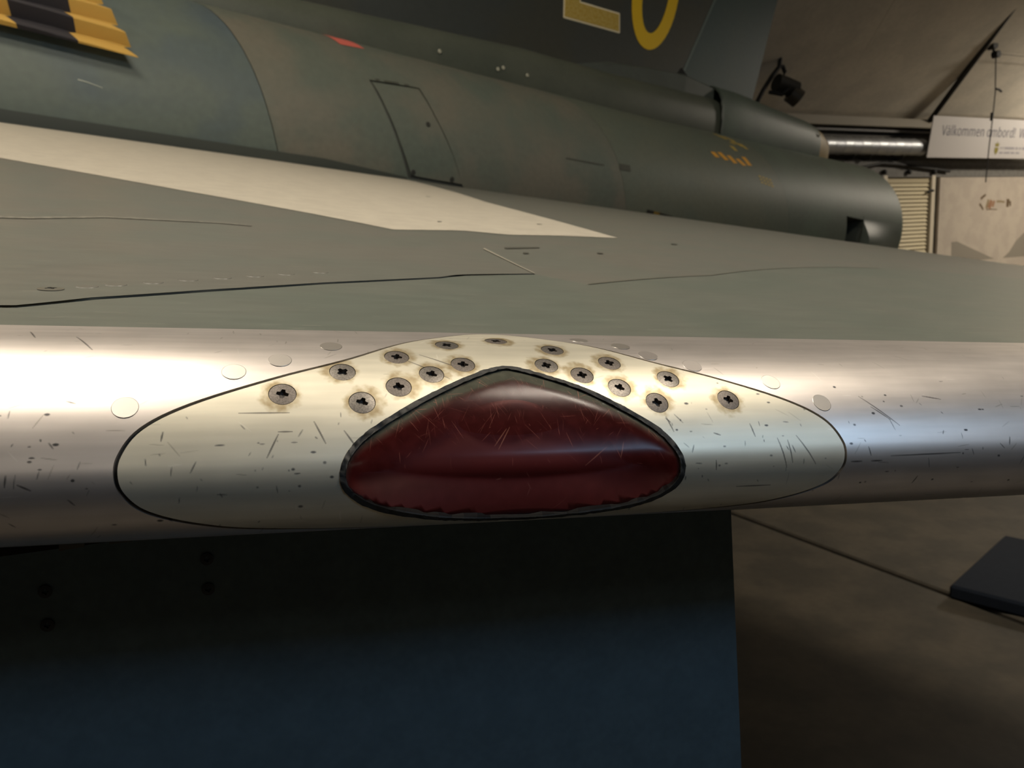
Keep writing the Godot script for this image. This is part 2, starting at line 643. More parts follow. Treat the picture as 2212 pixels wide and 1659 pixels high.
# bare metal with rubbed streaks, dents and dark scuffs; cream tint and rust rings round the screws on the housing
func tip_texture(cream: bool) -> ImageTexture:
	var w := 2040
	var h := 510
	var base := Color(0.83, 0.80, 0.775) if not cream else Color(0.80, 0.775, 0.70)
	var streak := noise_image(w, h, 0.05, 3, 21, 12.0)
	var blot := noise_image(w, h, 0.012, 3, 22)
	var im := Image.create(w, h, false, Image.FORMAT_RGB8)
	for y in h:
		for x in w:
			var g := 0.94 + 0.08 * streak.get_pixel(x, y).r + 0.05 * (blot.get_pixel(x, y).r - 0.5)
			im.set_pixel(x, y, Color(base.r * g, base.g * g, base.b * g))
	var r := RandomNumberGenerator.new()
	r.seed = 31 if cream else 32
	var to := func(p: Vector2) -> Vector2: return tip_uv(p) * Vector2(w, h)
	if cream:
		var rag := noise_image(256, 256, 0.06, 3, 33)
		for q in screw_spots:
			var lean := Vector2(r.randf_range(-1.6, 1.6), r.randf_range(-1.5, 0.8))
			var c: Vector2 = to.call(q)
			for y in range(-40, 41):
				for x in range(-40, 41):
					var d := (Vector2(x, y) / 3.0 - lean).length()
					var rg := rag.get_pixel((x + int(c.x)) & 255, (y + int(c.y)) & 255).r
					var k := clampf((8.6 + 3.0 * (rg - 0.5) - d) / 3.0, 0.0, 1.0) * (0.35 + 0.5 * rg)
					if k > 0.0:
						var o := im.get_pixel(int(c.x) + x, int(c.y) + y)
						im.set_pixel(int(c.x) + x, int(c.y) + y, o.lerp(Color(0.47, 0.39, 0.24), k * 0.85))
	# fine scratches all over, more and darker ones where hands and hoses rub, on the nose
	for i in 280:
		var p := Vector2(r.randf_range(-250, 410), r.randf_range(-30, 98))
		var a := r.randf_range(0.3, 2.6) if r.randf() < 0.6 else r.randf_range(-0.2, 0.2)
		var l := r.randf_range(1, 7)
		draw_stroke(im, to.call(p), to.call(p + Vector2.from_angle(a) * l), 0.45, Color(0.42, 0.40, 0.36) if r.randf() < 0.7 else Color(0.97, 0.96, 0.93), r.randf_range(0.12, 0.4))
	for i in (230 if cream else 140):
		var p := Vector2(r.randf_range(-250, 410), r.randfn(9, 13))
		var a := r.randf_range(1.0, 2.4) if r.randf() < 0.75 else r.randf_range(-0.1, 0.1)
		var l := absf(r.randfn(0, 2.2)) + 0.3
		draw_stroke(im, to.call(p), to.call(p + Vector2.from_angle(a) * l), r.randf_range(0.35, 0.8), Color(0.22, 0.22, 0.22), r.randf_range(0.2, 0.6))
	for i in 110:
		var p := Vector2(r.randf_range(-250, 410), r.randfn(12, 18))
		draw_stroke(im, to.call(p), to.call(p + Vector2(r.randf_range(0.2, 1.8), 0)), r.randf_range(0.8, 1.8), Color(0.25, 0.25, 0.25), r.randf_range(0.2, 0.55))
	var marks := [[-139, 15, -136, 11], [-134, 16, -125, -2], [-108, 15, -103, 22], [-101, 22, -96, 23], [-88, 22, -85, 17], [-150, 9, -120, 8], [-113, 27, -90, 26]]
	if cream:
		marks = [[-100, 12, -96, 21], [-96, 22, -91, 22], [-83, 26, -79, 17], [-72, 22, -67, 14], [-110, 30, -92, 30],  [126, 16, 134, 3], [116, 15, 119, 2], [121, 14, 122, 4], [95, -6, 112, -6], [104, 22, 105, 16], [85, 18, 88, 17], [84, 6, 84, 2], [64, 26, 66, 19], [-38, 64, -20, 52], [-44, 59, -28, 47]]
	else:
		marks = [[168, 36, 184, 20], [172, 30, 180, 23], [153, 3.5, 159, 3.5], [164, 3.5, 170, 3.5], [175, 5.5, 215, 6], [-190, 88, -186, 78], [-172, 80, -164, 66], [205, 36, 215, 34], [-215, 12, -205, 10], [-168, 36, -165, 35], [-180, 5, -176, 3]]
	for m in marks:
		draw_stroke(im, to.call(Vector2(m[0], m[1])), to.call(Vector2(m[2], m[3])), 0.7, Color(0.22, 0.21, 0.2), 0.5)
	return ImageTexture.create_from_image(im)


func build_tip() -> void:
	panel_line = panel_outline()
	seal_line = lens_outline()
	var silver := paint(Color.WHITE, 0.38, 0.86)
	silver.albedo_texture = tip_texture(false)
	var skin := put("wing_tip_skin", null, silver, aircraft, Transform3D(), "bare metal wing tip edge")
	var hole: PackedVector2Array = Geometry2D.offset_polygon(panel_line, 0.8)[0]
	var s := Shell.new()
	var ys := steps(-36, 90, 42) + [94.0, 97.0, 101.0]
	ys.insert(0, -60.0)
	var xs := [-1200.0, -800.0, -500.0] + steps(-340, 420, 120) + [600.0, 1000.0, 1600.0, 2430.0]
	sheet(s, tip, 1.0, 0.05, xs, ys, [], [hole], 0.0, tip_uv)
	edge(s, tip, 1.0, 0.05, hole, 0.0, -0.003, true, tip_uv)
	skin.mesh = mesh_of(s.v, s.n, s.uv)
	# black filler at the bottom of the joint round the light housing
	var g := Shell.new()
	var outer: PackedVector2Array = Geometry2D.offset_polygon(panel_line, 3.0)[0]
	var inner: PackedVector2Array = Geometry2D.offset_polygon(panel_line, -3.0)[0]
	sheet(g, tip, 1.0, 0.05, steps(-160, 160, 64), steps(-34, 106, 35), [outer], [inner], -0.0022)
	put("joint_filler", mesh_of(g.v, g.n), paint(Color(0.05, 0.045, 0.04), 0.8), aircraft, Transform3D(), "dark joint round the light housing")
	# flush rivets
	var rivet := disc(0.0046, 0.00003, 0.00015)
	var rm := [paint(Color(0.80, 0.775, 0.745), 0.34, 0.88), paint(Color(0.74, 0.715, 0.68), 0.36, 0.86), paint(Color(0.815, 0.785, 0.76), 0.34, 0.88)]
	var spots := [Vector2(-112.1, 51), Vector2(-74.1, 72), Vector2(-148.6, 33), Vector2(-94.9, 58.9), Vector2(60.5, 77.1), Vector2(69.9, 65.8), Vector2(124.4, 45.1), Vector2(146, 32.4), Vector2(88.5, 56.8), Vector2(43.5, 88.2)]
	for i in spots.size():
		put("rivet", rivet, rm[i % 3], skin, on_tip(spots[i], 0.0, 0.00002))


# a flat disc with a rounded rim, lying on its base, axis y
func disc(r: float, h: float, c: float) -> ArrayMesh:
	var s := Shell.new()
	var n := 20
	for i in n:
		var a := Vector3(cos(TAU * i / n), 0, sin(TAU * i / n))
		var b := Vector3(cos(TAU * (i + 1) / n), 0, sin(TAU * (i + 1) / n))
		var up := Vector3(0, h, 0)
		s.tri(up, a * (r - c) + up, b * (r - c) + up, Vector3.UP, Vector3.UP, Vector3.UP)
		var na := (a + Vector3.UP).normalized()
		var nb := (b + Vector3.UP).normalized()
		s.tri(a * (r - c) + up, b * (r - c) + up, b * r, na, nb, nb)
		s.tri(a * (r - c) + up, b * r, a * r, na, nb, na)
	return mesh_of(s.v, s.n)


# a place on the wing tip with y along the surface normal
func on_tip(p: Vector2, turn: float, lift := 0.0) -> Transform3D:
	var m := at_map(tip, p, 1.0, 0.05, lift)
	return upright(m[0], m[1], Vector3.RIGHT, turn)


func upright(o: Vector3, n: Vector3, along: Vector3, turn: float) -> Transform3D:
	var x := (along - n * along.dot(n)).normalized()
	return Transform3D(Basis(x, n, x.cross(n)) * Basis(Vector3.UP, turn), o)


# countersunk cross-head screw: dished head and a real cross recess; axis y, head at y = 0
func screw_mesh(r: float) -> ArrayMesh:
	var s := Shell.new()
	var arm := r * 0.46
	var wd := r * 0.13
	var w2 := r * 0.2
	var cross := PackedVector2Array([Vector2(wd, -arm), Vector2(w2, -w2), Vector2(arm, -wd), Vector2(arm, wd), Vector2(w2, w2), Vector2(wd, arm), Vector2(-wd, arm), Vector2(-w2, w2), Vector2(-arm, wd), Vector2(-arm, -wd), Vector2(-w2, -w2), Vector2(-wd, -arm)])
	cross = ccw(Array(cross))
	var f := func(p: Vector2) -> Vector3: return Vector3(p.x, r * 0.06 * (1.0 - p.length_squared() / (r * r)), -p.y) * 0.001
	var rr := r * 1.0
	var k := 1000.0
	# the outline works in tenths of a millimetre
	sheet(s, f, 1.0, 0.01 * r, steps(-r, r, 6), steps(-r, r, 6), [circle(Vector2.ZERO, rr, 28)], [cross])
	edge(s, f, 1.0, 0.01 * r, circle(Vector2.ZERO, rr, 28), 0.0, -0.0006, false)
	edge(s, f, 1.0, 0.01 * r, cross, 0.0, -0.0004 * r, true)
	sheet(s, f, 1.0, 0.01 * r, steps(-r, r, 3), steps(-r, r, 3), [cross], [], -0.00036 * r)
	return mesh_of(s.v, s.n)


func build_light() -> void:
	var cream := paint(Color.WHITE, 0.44, 0.6)
	cream.albedo_texture = tip_texture(true)
	var panel := put("light_housing", null, cream, aircraft, Transform3D(), "teardrop cream metal housing of the tip light, with cross-head screws")
	var outline: PackedVector2Array = Geometry2D.offset_polygon(panel_line, -0.7)[0]
	var mouth: PackedVector2Array = Geometry2D.offset_polygon(seal_line, -0.6)[0]
	var holes: Array = [mouth]
	for q in screw_spots:
		holes.append(circle(q, 5.25))
	var s := Shell.new()
	sheet(s, tip, 1.0, 0.05, steps(-152, 152, 76), steps(-28, 100, 32), [outline], holes, 0.00025, tip_uv)
	edge(s, tip, 1.0, 0.05, outline, 0.00025, -0.003, false, tip_uv)
	for h in holes:
		edge(s, tip, 1.0, 0.05, h, 0.00025, -0.002, true, tip_uv)
	panel.mesh = mesh_of(s.v, s.n, s.uv)
	var head := screw_mesh(5.0)
	var steel := [worn(Color(0.36, 0.335, 0.31), Color(0.43, 0.40, 0.375), 0.03, 0.2, 41, 60.0, 0.5, 0.6), worn(Color(0.39, 0.37, 0.35), Color(0.47, 0.45, 0.42), 0.03, 0.2, 42, 60.0, 0.42, 0.7)]
	for i in screw_spots.size():
		put("screw", head, steel[i % 2], panel, on_tip(screw_spots[i], rng.randf_range(0, PI), 0.0))
	# the light itself
	var light := Node3D.new()
	light.name = "navigation_light"
	light.set_meta("label", "dark red scratched lens of the tip light")
	aircraft.add_child(light, true)
	var inner: PackedVector2Array = Geometry2D.offset_polygon(seal_line, -1.9)[0]
	var g := Shell.new()
	var lump := FastNoiseLite.new()
	lump.frequency = 0.25
	var ridge := func(p: Vector2) -> Vector3:
		var m := at_map(tip, p, 1.0, 0.05, 0.0002 + 0.0005 * lump.get_noise_2d(p.x, p.y))
		return m[0]
	sheet(g, ridge, 1.0, 0.1, steps(-78, 74, 76), steps(-24, 58, 41), [Geometry2D.offset_polygon(seal_line, 0.3)[0]], [inner], 0.0004)
	edge(g, ridge, 1.0, 0.1, Geometry2D.offset_polygon(seal_line, 0.3)[0], 0.0004, -0.002, false)
	edge(g, ridge, 1.0, 0.1, inner, 0.0004, -0.002, true)
	put("seal", mesh_of(g.v, g.n), paint(Color(0.09, 0.09, 0.08), 0.65), light)
	var rim: PackedVector2Array = Geometry2D.offset_polygon(seal_line, -1.7)[0]
	var window := smooth([Vector2(-2, 44.5), Vector2(10, 41), Vector2(28, 34), Vector2(44, 25.5), Vector2(56, 17.5), Vector2(63.5, 11.5), Vector2(67, 5), Vector2(65.5, -2), Vector2(58.5, -8.8), Vector2(46, -14), Vector2(25, -18.4), Vector2(-2, -19.8), Vector2(-30, -17.5), Vector2(-52, -11.8), Vector2(-63, -6.5), Vector2(-70, -1), Vector2(-71.6, 5.3), Vector2(-68.3, 12.8), Vector2(-59, 18.8), Vector2(-45, 26.5), Vector2(-30, 34.3), Vector2(-14, 41)], 5)
	var dome := func(p: Vector2) -> Vector3:
		var d := 99.0
		for i in rim.size():
			d = minf(d, p.distance_to(Geometry2D.get_closest_point_to_segment(p, rim[i], rim[(i + 1) % rim.size()])))
		var k := clampf(d / 9.0, 0.0, 1.0)
		var m := at_map(tip, p, 1.0, 0.05, -0.0004 + 0.0012 * k * (2.0 - k))
		return m[0]
	var le := Shell.new()
	var luv := func(p: Vector2) -> Vector2: return Vector2((p.x + 76.0) / 148.0, (56.0 - p.y) / 78.0)
	sheet(le, dome, 1.0, 0.3, steps(-76, 72, 74), steps(-22, 54, 38), [rim], [], 0.0, luv)
	var lm := paint(Color.WHITE, 0.2, 0.0, 0.3)
	lm.transparency = BaseMaterial3D.TRANSPARENCY_ALPHA
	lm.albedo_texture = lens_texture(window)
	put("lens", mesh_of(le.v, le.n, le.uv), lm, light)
	# behind the lens: bowl and bulging bulb, painted with the red tint of the lens light
	var red_inside := paint(Color(0.46, 0.10, 0.075), 0.6)
	var bowl := func(p: Vector2) -> Vector3:
		var d := 99.0
		for i in rim.size():
			d = minf(d, p.distance_to(Geometry2D.get_closest_point_to_segment(p, rim[i], rim[(i + 1) % rim.size()])))
		var k := clampf(d / 16.0, 0.0, 1.0)
		var m := at_map(tip, p, 1.0, 0.05, -0.0012 - 0.012 * k * (2.0 - k))
		return m[0]
	var bo := Shell.new()
	sheet(bo, bowl, 1.0, 0.3, steps(-76, 72, 74), steps(-22, 54, 38), [rim], [])
	put("reflector", mesh_of(bo.v, bo.n), red_inside, light)
	var hump := func(p: Vector2) -> Vector3:
		var q := (p - Vector2(-2, 35)) / Vector2(24, 8.5)
		var m := at_map(tip, p, 1.0, 0.05, -0.0175 + 0.0160 * exp(-q.length_squared()))
		return m[0]
	var hs := Shell.new()
	sheet(hs, hump, 1.0, 0.3, steps(-48, 44, 46), steps(8, 50, 24), [window], [])
	put("bulb", mesh_of(hs.v, hs.n), red_inside, light)


func lens_texture(window: PackedVector2Array) -> ImageTexture:
	var w := 1024
	var h := 540
	var blot := noise_image(w, h, 0.02, 4, 61)
	var im := Image.create(w, h, false, Image.FORMAT_RGBA8)
	for y in h:
		for x in w:
			var g := blot.get_pixel(x, y).r
			im.set_pixel(x, y, Color(0.23 + 0.06 * g, 0.07 + 0.03 * g, 0.065 + 0.03 * g, 0.45 + 0.14 * g))
	# clear moulded edge of the lens: its grey reflection is painted in, nearly opaque
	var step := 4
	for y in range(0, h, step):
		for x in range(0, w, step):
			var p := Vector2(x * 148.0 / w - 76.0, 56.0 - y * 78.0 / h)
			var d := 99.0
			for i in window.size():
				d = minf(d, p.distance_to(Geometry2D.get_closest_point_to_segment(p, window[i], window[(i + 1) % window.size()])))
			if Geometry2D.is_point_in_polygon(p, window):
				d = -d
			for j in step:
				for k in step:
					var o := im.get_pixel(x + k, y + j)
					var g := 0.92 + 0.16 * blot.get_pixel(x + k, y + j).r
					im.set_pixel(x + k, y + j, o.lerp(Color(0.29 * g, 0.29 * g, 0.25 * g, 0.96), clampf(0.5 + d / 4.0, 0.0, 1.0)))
	var r := RandomNumberGenerator.new()
	r.seed = 62
	for i in 420:
		var p := Vector2(r.randf_range(60, w - 60), absf(r.randfn(0.32, 0.16)) * h)
		var a := r.randfn(1.95, 0.35) if r.randf() < 0.6 else r.randfn(0.9, 0.5)
		draw_stroke(im, p, p + Vector2.from_angle(a) * Vector2(1, -1) * r.randf_range(4, 60), r.randf_range(0.3, 0.8), Color(0.66, 0.42, 0.36), r.randf_range(0.15, 0.6))
	for q in [[480, 235, 440, 300], [470, 240, 430, 290], [760, 300, 690, 350], [800, 330, 815, 285], [640, 440, 590, 500], [520, 390, 532, 410], [528, 405, 522, 430], [430, 380, 445, 376]]:
		draw_stroke(im, Vector2(q[0], q[1]), Vector2(q[2], q[3]), 1.6, Color(0.55, 0.36, 0.3), 0.55)
	return ImageTexture.create_from_image(im)


func build_wing() -> void:
	var nicks := scratch_texture()
	var paints := []
	for c in [[Color(0.392, 0.384, 0.352), Color(0.378, 0.382, 0.35), 71], [Color(0.358, 0.376, 0.342), Color(0.374, 0.384, 0.350), 74]]:
		var olive := paint(Color.WHITE, 0.38)
		olive.albedo_texture = worn_texture(c[0], c[1], 0.008, 0.05, c[2], 512, 4.0)
		olive.uv1_triplanar = true
		olive.uv1_scale = Vector3.ONE * 1.6
		olive.detail_enabled = true
		olive.detail_albedo = nicks
		olive.detail_blend_mode = BaseMaterial3D.BLEND_MODE_MIX
		paints.append(olive)
	# painted strip of the rounded tip, then the upper skin
	var s := Shell.new()
	var gap := band([Vector2(-1.0, 0.05), Vector2(-0.4, 0.08), Vector2(-0.006, 0.1028), Vector2(0.1506, 0.1369), Vector2(0.391, 0.1684), Vector2(0.6536, 0.1977), Vector2(0.9483, 0.2226), Vector2(1.1443, 0.259)], 0.012, 0.0035, Vector2(2.0, 1.0))
	var ws := steps(0, 0.28, 24) + steps(0.31, 1.0, 24)
	var ks := steps(-1, -0.2, 8) + steps(-0.15, 2.1, 60) + steps(2.2, 3.0, 8)
	var border := [Vector2(-1.0, 0.05), Vector2(-0.4, 0.08), Vector2(-0.006, 0.1028), Vector2(0.1506, 0.1369), Vector2(0.391, 0.1684), Vector2(0.6536, 0.1977), Vector2(0.9483, 0.2226), Vector2(1.1443, 0.259), Vector2(1.2381, 0.2365), Vector2(1.4987, 0.3298), Vector2(1.8172, 0.5228), Vector2(2.3, 0.8), Vector2(3.0, 1.0)]
	sheet(s, wing, 1.0, 0.002, ks, ws, [ccw(border + [Vector2(3.0, 1.01), Vector2(-1.0, 1.01)])], [gap])
	edge(s, wing, 1.0, 0.002, gap, 0.0, -0.006, true)
	put("wing_skin", mesh_of(s.v, s.n, s.uv), paints[0], aircraft, Transform3D(), "olive grey painted upper side of the wing")
	var strip := Shell.new()
	sheet(strip, wing, 1.0, 0.002, ks, ws, [ccw(border + [Vector2(3.0, -0.01), Vector2(-1.0, -0.01)])], [gap])
	sheet(strip, tip, 1.0, 0.05, steps(-1200, 2430, 60), steps(101, 112.0, 6), [], [], 0.0)
	put("wing_tip_panel", mesh_of(strip.v, strip.n, strip.uv), paints[1], aircraft, Transform3D(), "greener painted panel along the wing tip")
	var gf := Shell.new()
	sheet(gf, wing, 1.0, 0.002, ks, ws, [band([Vector2(-1.0, 0.05), Vector2(-0.4, 0.08), Vector2(-0.006, 0.1028), Vector2(0.1506, 0.1369), Vector2(0.391, 0.1684), Vector2(0.6536, 0.1977), Vector2(0.9483, 0.2226), Vector2(1.1443, 0.259)], 0.02, 0.012, Vector2(2.0, 1.0))], [], -0.005)
	put("gap_seal", mesh_of(gf.v, gf.n), paint(Color(0.07, 0.075, 0.07), 0.7), aircraft, Transform3D(), "dark gap along the control surface")
	# white painted flash
	var wh := Shell.new()
	var flash := ccw([Vector2(-0.7, 0.99), Vector2(0, 0.972), Vector2(0.5, 0.995), Vector2(0.8373, 0.984), Vector2(0.9037, 0.9132), Vector2(1.0711, 0.7136), Vector2(1.2427, 0.5878), Vector2(1.3641, 0.4959), Vector2(1.1142, 0.4249), Vector2(0.8128, 0.4028), Vector2(0.3236, 0.549), Vector2(0, 0.652), Vector2(-0.7, 0.86)])
	sheet(wh, wing, 1.0, 0.002, ks, ws, [flash], [], 0.0006)
	put("white_flash", mesh_of(wh.v, wh.n), worn(Color(0.66, 0.63, 0.57), Color(0.69, 0.66, 0.595), 0.02, 0.03, 72, 1.5, 0.5), aircraft, Transform3D(), "pale cream painted flash on the wing")
	# screws and rivet heads along the control surface
	var dull := paint(Color(0.42, 0.41, 0.37), 0.3, 0.2)
	var sc := at_map(wing, Vector2(0.0691, 0.1638), 1.0, 0.002, 0.0004)
	put("screw", screw_mesh(6.2), dull, aircraft, upright(sc[0], sc[1], Vector3.RIGHT, 0.5))
	var rd := disc(0.0058, 0.00018, 0.0005)
	for p in [Vector2(0.1394, 0.1743), Vector2(0.1964, 0.1814), Vector2(0.2715, 0.1904), Vector2(0.345, 0.2), Vector2(0.4181, 0.2084), Vector2(0.49, 0.216), Vector2(0.56, 0.224), Vector2(0.64, 0.232)]:
		var m := at_map(wing, p, 1.0, 0.002, 0.0)
		put("rivet", rd, paints[0], aircraft, upright(m[0], m[1], Vector3.RIGHT, 0.0))
	# bare scratch at the end of the gap, dark seams and chips
	var marks := Shell.new()
	sheet(marks, wing, 1.0, 0.002, ks, ws, [band([Vector2(1.0511, 0.3388), Vector2(1.1443, 0.259)], 0.004, 0.0015)], [], 0.0008)
	put("bare_scratch", mesh_of(marks.v, marks.n), paint(Color(0.75, 0.72, 0.65), 0.4, 0.5), aircraft)
	var seam := Shell.new()
	sheet(seam, wing, 1.0, 0.002, ks, ws, [band([Vector2(1.2381, 0.2365), Vector2(1.4987, 0.3298), Vector2(1.8172, 0.5228)], 0.0022, 0.0015)], [], 0.0007)
	var chipped := paint(Color(0.24, 0.235, 0.2), 0.6)
	put("seam_line", mesh_of(seam.v, seam.n), paint(Color(0.33, 0.325, 0.285), 0.5), aircraft)
	seam = Shell.new()
	sheet(seam, wing, 1.0, 0.002, ks, ws, [band([Vector2(1.0965, 0.3512), Vector2(1.1733, 0.3724)], 0.006, 0.004)], [], 0.0007)
	put("paint_chip", mesh_of(seam.v, seam.n), chipped, aircraft)
	for p in [Vector2(0.893, 0.6905), Vector2(0.9312, 0.4614), Vector2(1.1911, 0.5273), Vector2(1.1338, 0.3371), Vector2(1.2938, 0.3777), Vector2(1.4706, 0.5015)]:
		var ch := Shell.new()
		sheet(ch, wing, 1.0, 0.002, ks, ws, [band([p, p + Vector2(0.012, 0.002)], 0.006, 0.004)], [], 0.0009)
		put("paint_chip", mesh_of(ch.v, ch.n), chipped, aircraft)
	var worn_line := Shell.new()
	sheet(worn_line, wing, 1.0, 0.002, ks, ws, [band([Vector2(-0.05, 0.378), Vector2(0.034, 0.3805), Vector2(0.1748, 0.3975), Vector2(0.3956, 0.3961), Vector2(0.47, 0.39)], 0.006, 0.003)], [], 0.0007)
	put("worn_streak", mesh_of(worn_line.v, worn_line.n), worn(Color(0.385, 0.378, 0.345), Color(0.50, 0.485, 0.44), 0.05, 0.1, 75, 4.0, 0.45), aircraft)
	# lower side of the wing
	var under := func(p: Vector2) -> Vector3:
		var q := wing(Vector2(p.x, 1.0))
		var a := wing(Vector2(p.x, 0.0))
		return Vector3(a.x, -0.0425, 0.0).lerp(q - Vector3(0, 0.05, 0), p.y)
	var lo := Shell.new()
	sheet(lo, under, -1.0, 0.002, steps(-1, 3, 40), steps(0, 1, 12), [], [])
	var blue := worn(Color(0.32, 0.395, 0.425), Color(0.30, 0.375, 0.405), 0.02, 0.04, 73, 3.0, 0.6)
	put("wing_underside", mesh_of(lo.v, lo.n), blue, aircraft)
	# pylon under the tip
	var py := plate(ccw([Vector2(-0.9, -0.03), Vector2(0.168, -0.03), Vector2(0.174, -0.075), Vector2(0.197, -0.25), Vector2(0.262, -0.76), Vector2(-0.9, -0.76)]), Vector3(0, 0, -0.14), Vector3.RIGHT, Vector3.UP, 0.04)
	var pylon := put("pylon", py, blue, aircraft, Transform3D(), "blue grey pylon plate below the wing tip")
	var ps := screw_mesh(3.2)
	for p in [Vector2(-0.1295, -0.0868), Vector2(-0.129, -0.1029), Vector2(-0.2034, -0.0984), Vector2(-0.203, -0.1157)]:
		put("screw", ps, paint(Color(0.16, 0.18, 0.2), 0.6), pylon, upright(Vector3(p.x, p.y, -0.0992), Vector3(0, 0, 1), Vector3.RIGHT, 0.2))
	# dark wedge painted for the shaded slot below the edge, crossed by metal tabs
	put("slot_shade", plate(ccw([Vector2(-0.5, -0.0505), Vector2(-0.1417, -0.0405), Vector2(-0.1417, -0.0416), Vector2(-0.5, -0.0756)]), Vector3(0, 0, -0.014), Vector3.RIGHT, Vector3.UP, 0.012), paint(Color(0.06, 0.06, 0.055), 0.85), aircraft, Transform3D(), "dark wedge standing for the shaded slot under the wing tip edge")
	for q in [[-0.174, -0.1656, 0.0036], [-0.157, -0.149, 0.002]]:
		put("slot_tab", plate(ccw([Vector2(q[0], -0.0405), Vector2(q[1], -0.0405), Vector2(q[1], -0.0415 - q[2] * 0.7), Vector2(q[0], -0.0415 - q[2])]), Vector3(0, 0, -0.002), Vector3.RIGHT, Vector3.UP, 0.0015), paint(Color(0.35, 0.35, 0.34), 0.6, 0.3), aircraft)


func scratch_texture() -> ImageTexture:
	var im := Image.create(1024, 1024, false, Image.FORMAT_RGBA8)
	im.fill(Color(0.6, 0.59, 0.52, 0.0))
	var r := RandomNumberGenerator.new()
	r.seed = 81
	for i in 500:
		var p := Vector2(r.randf_range(0, 1024), r.randf_range(0, 1024))
		var d := Vector2(r.randf_range(3, 26), r.randfn(0, 1.5))
		var a := r.randf_range(0.1, 0.45)
		var n := int(d.length())
		for k in n:
			var q := p + d * k / n
			im.set_pixel(int(q.x) & 1023, int(q.y) & 1023, Color(0.6, 0.59, 0.52, a))
	return ImageTexture.create_from_image(im)


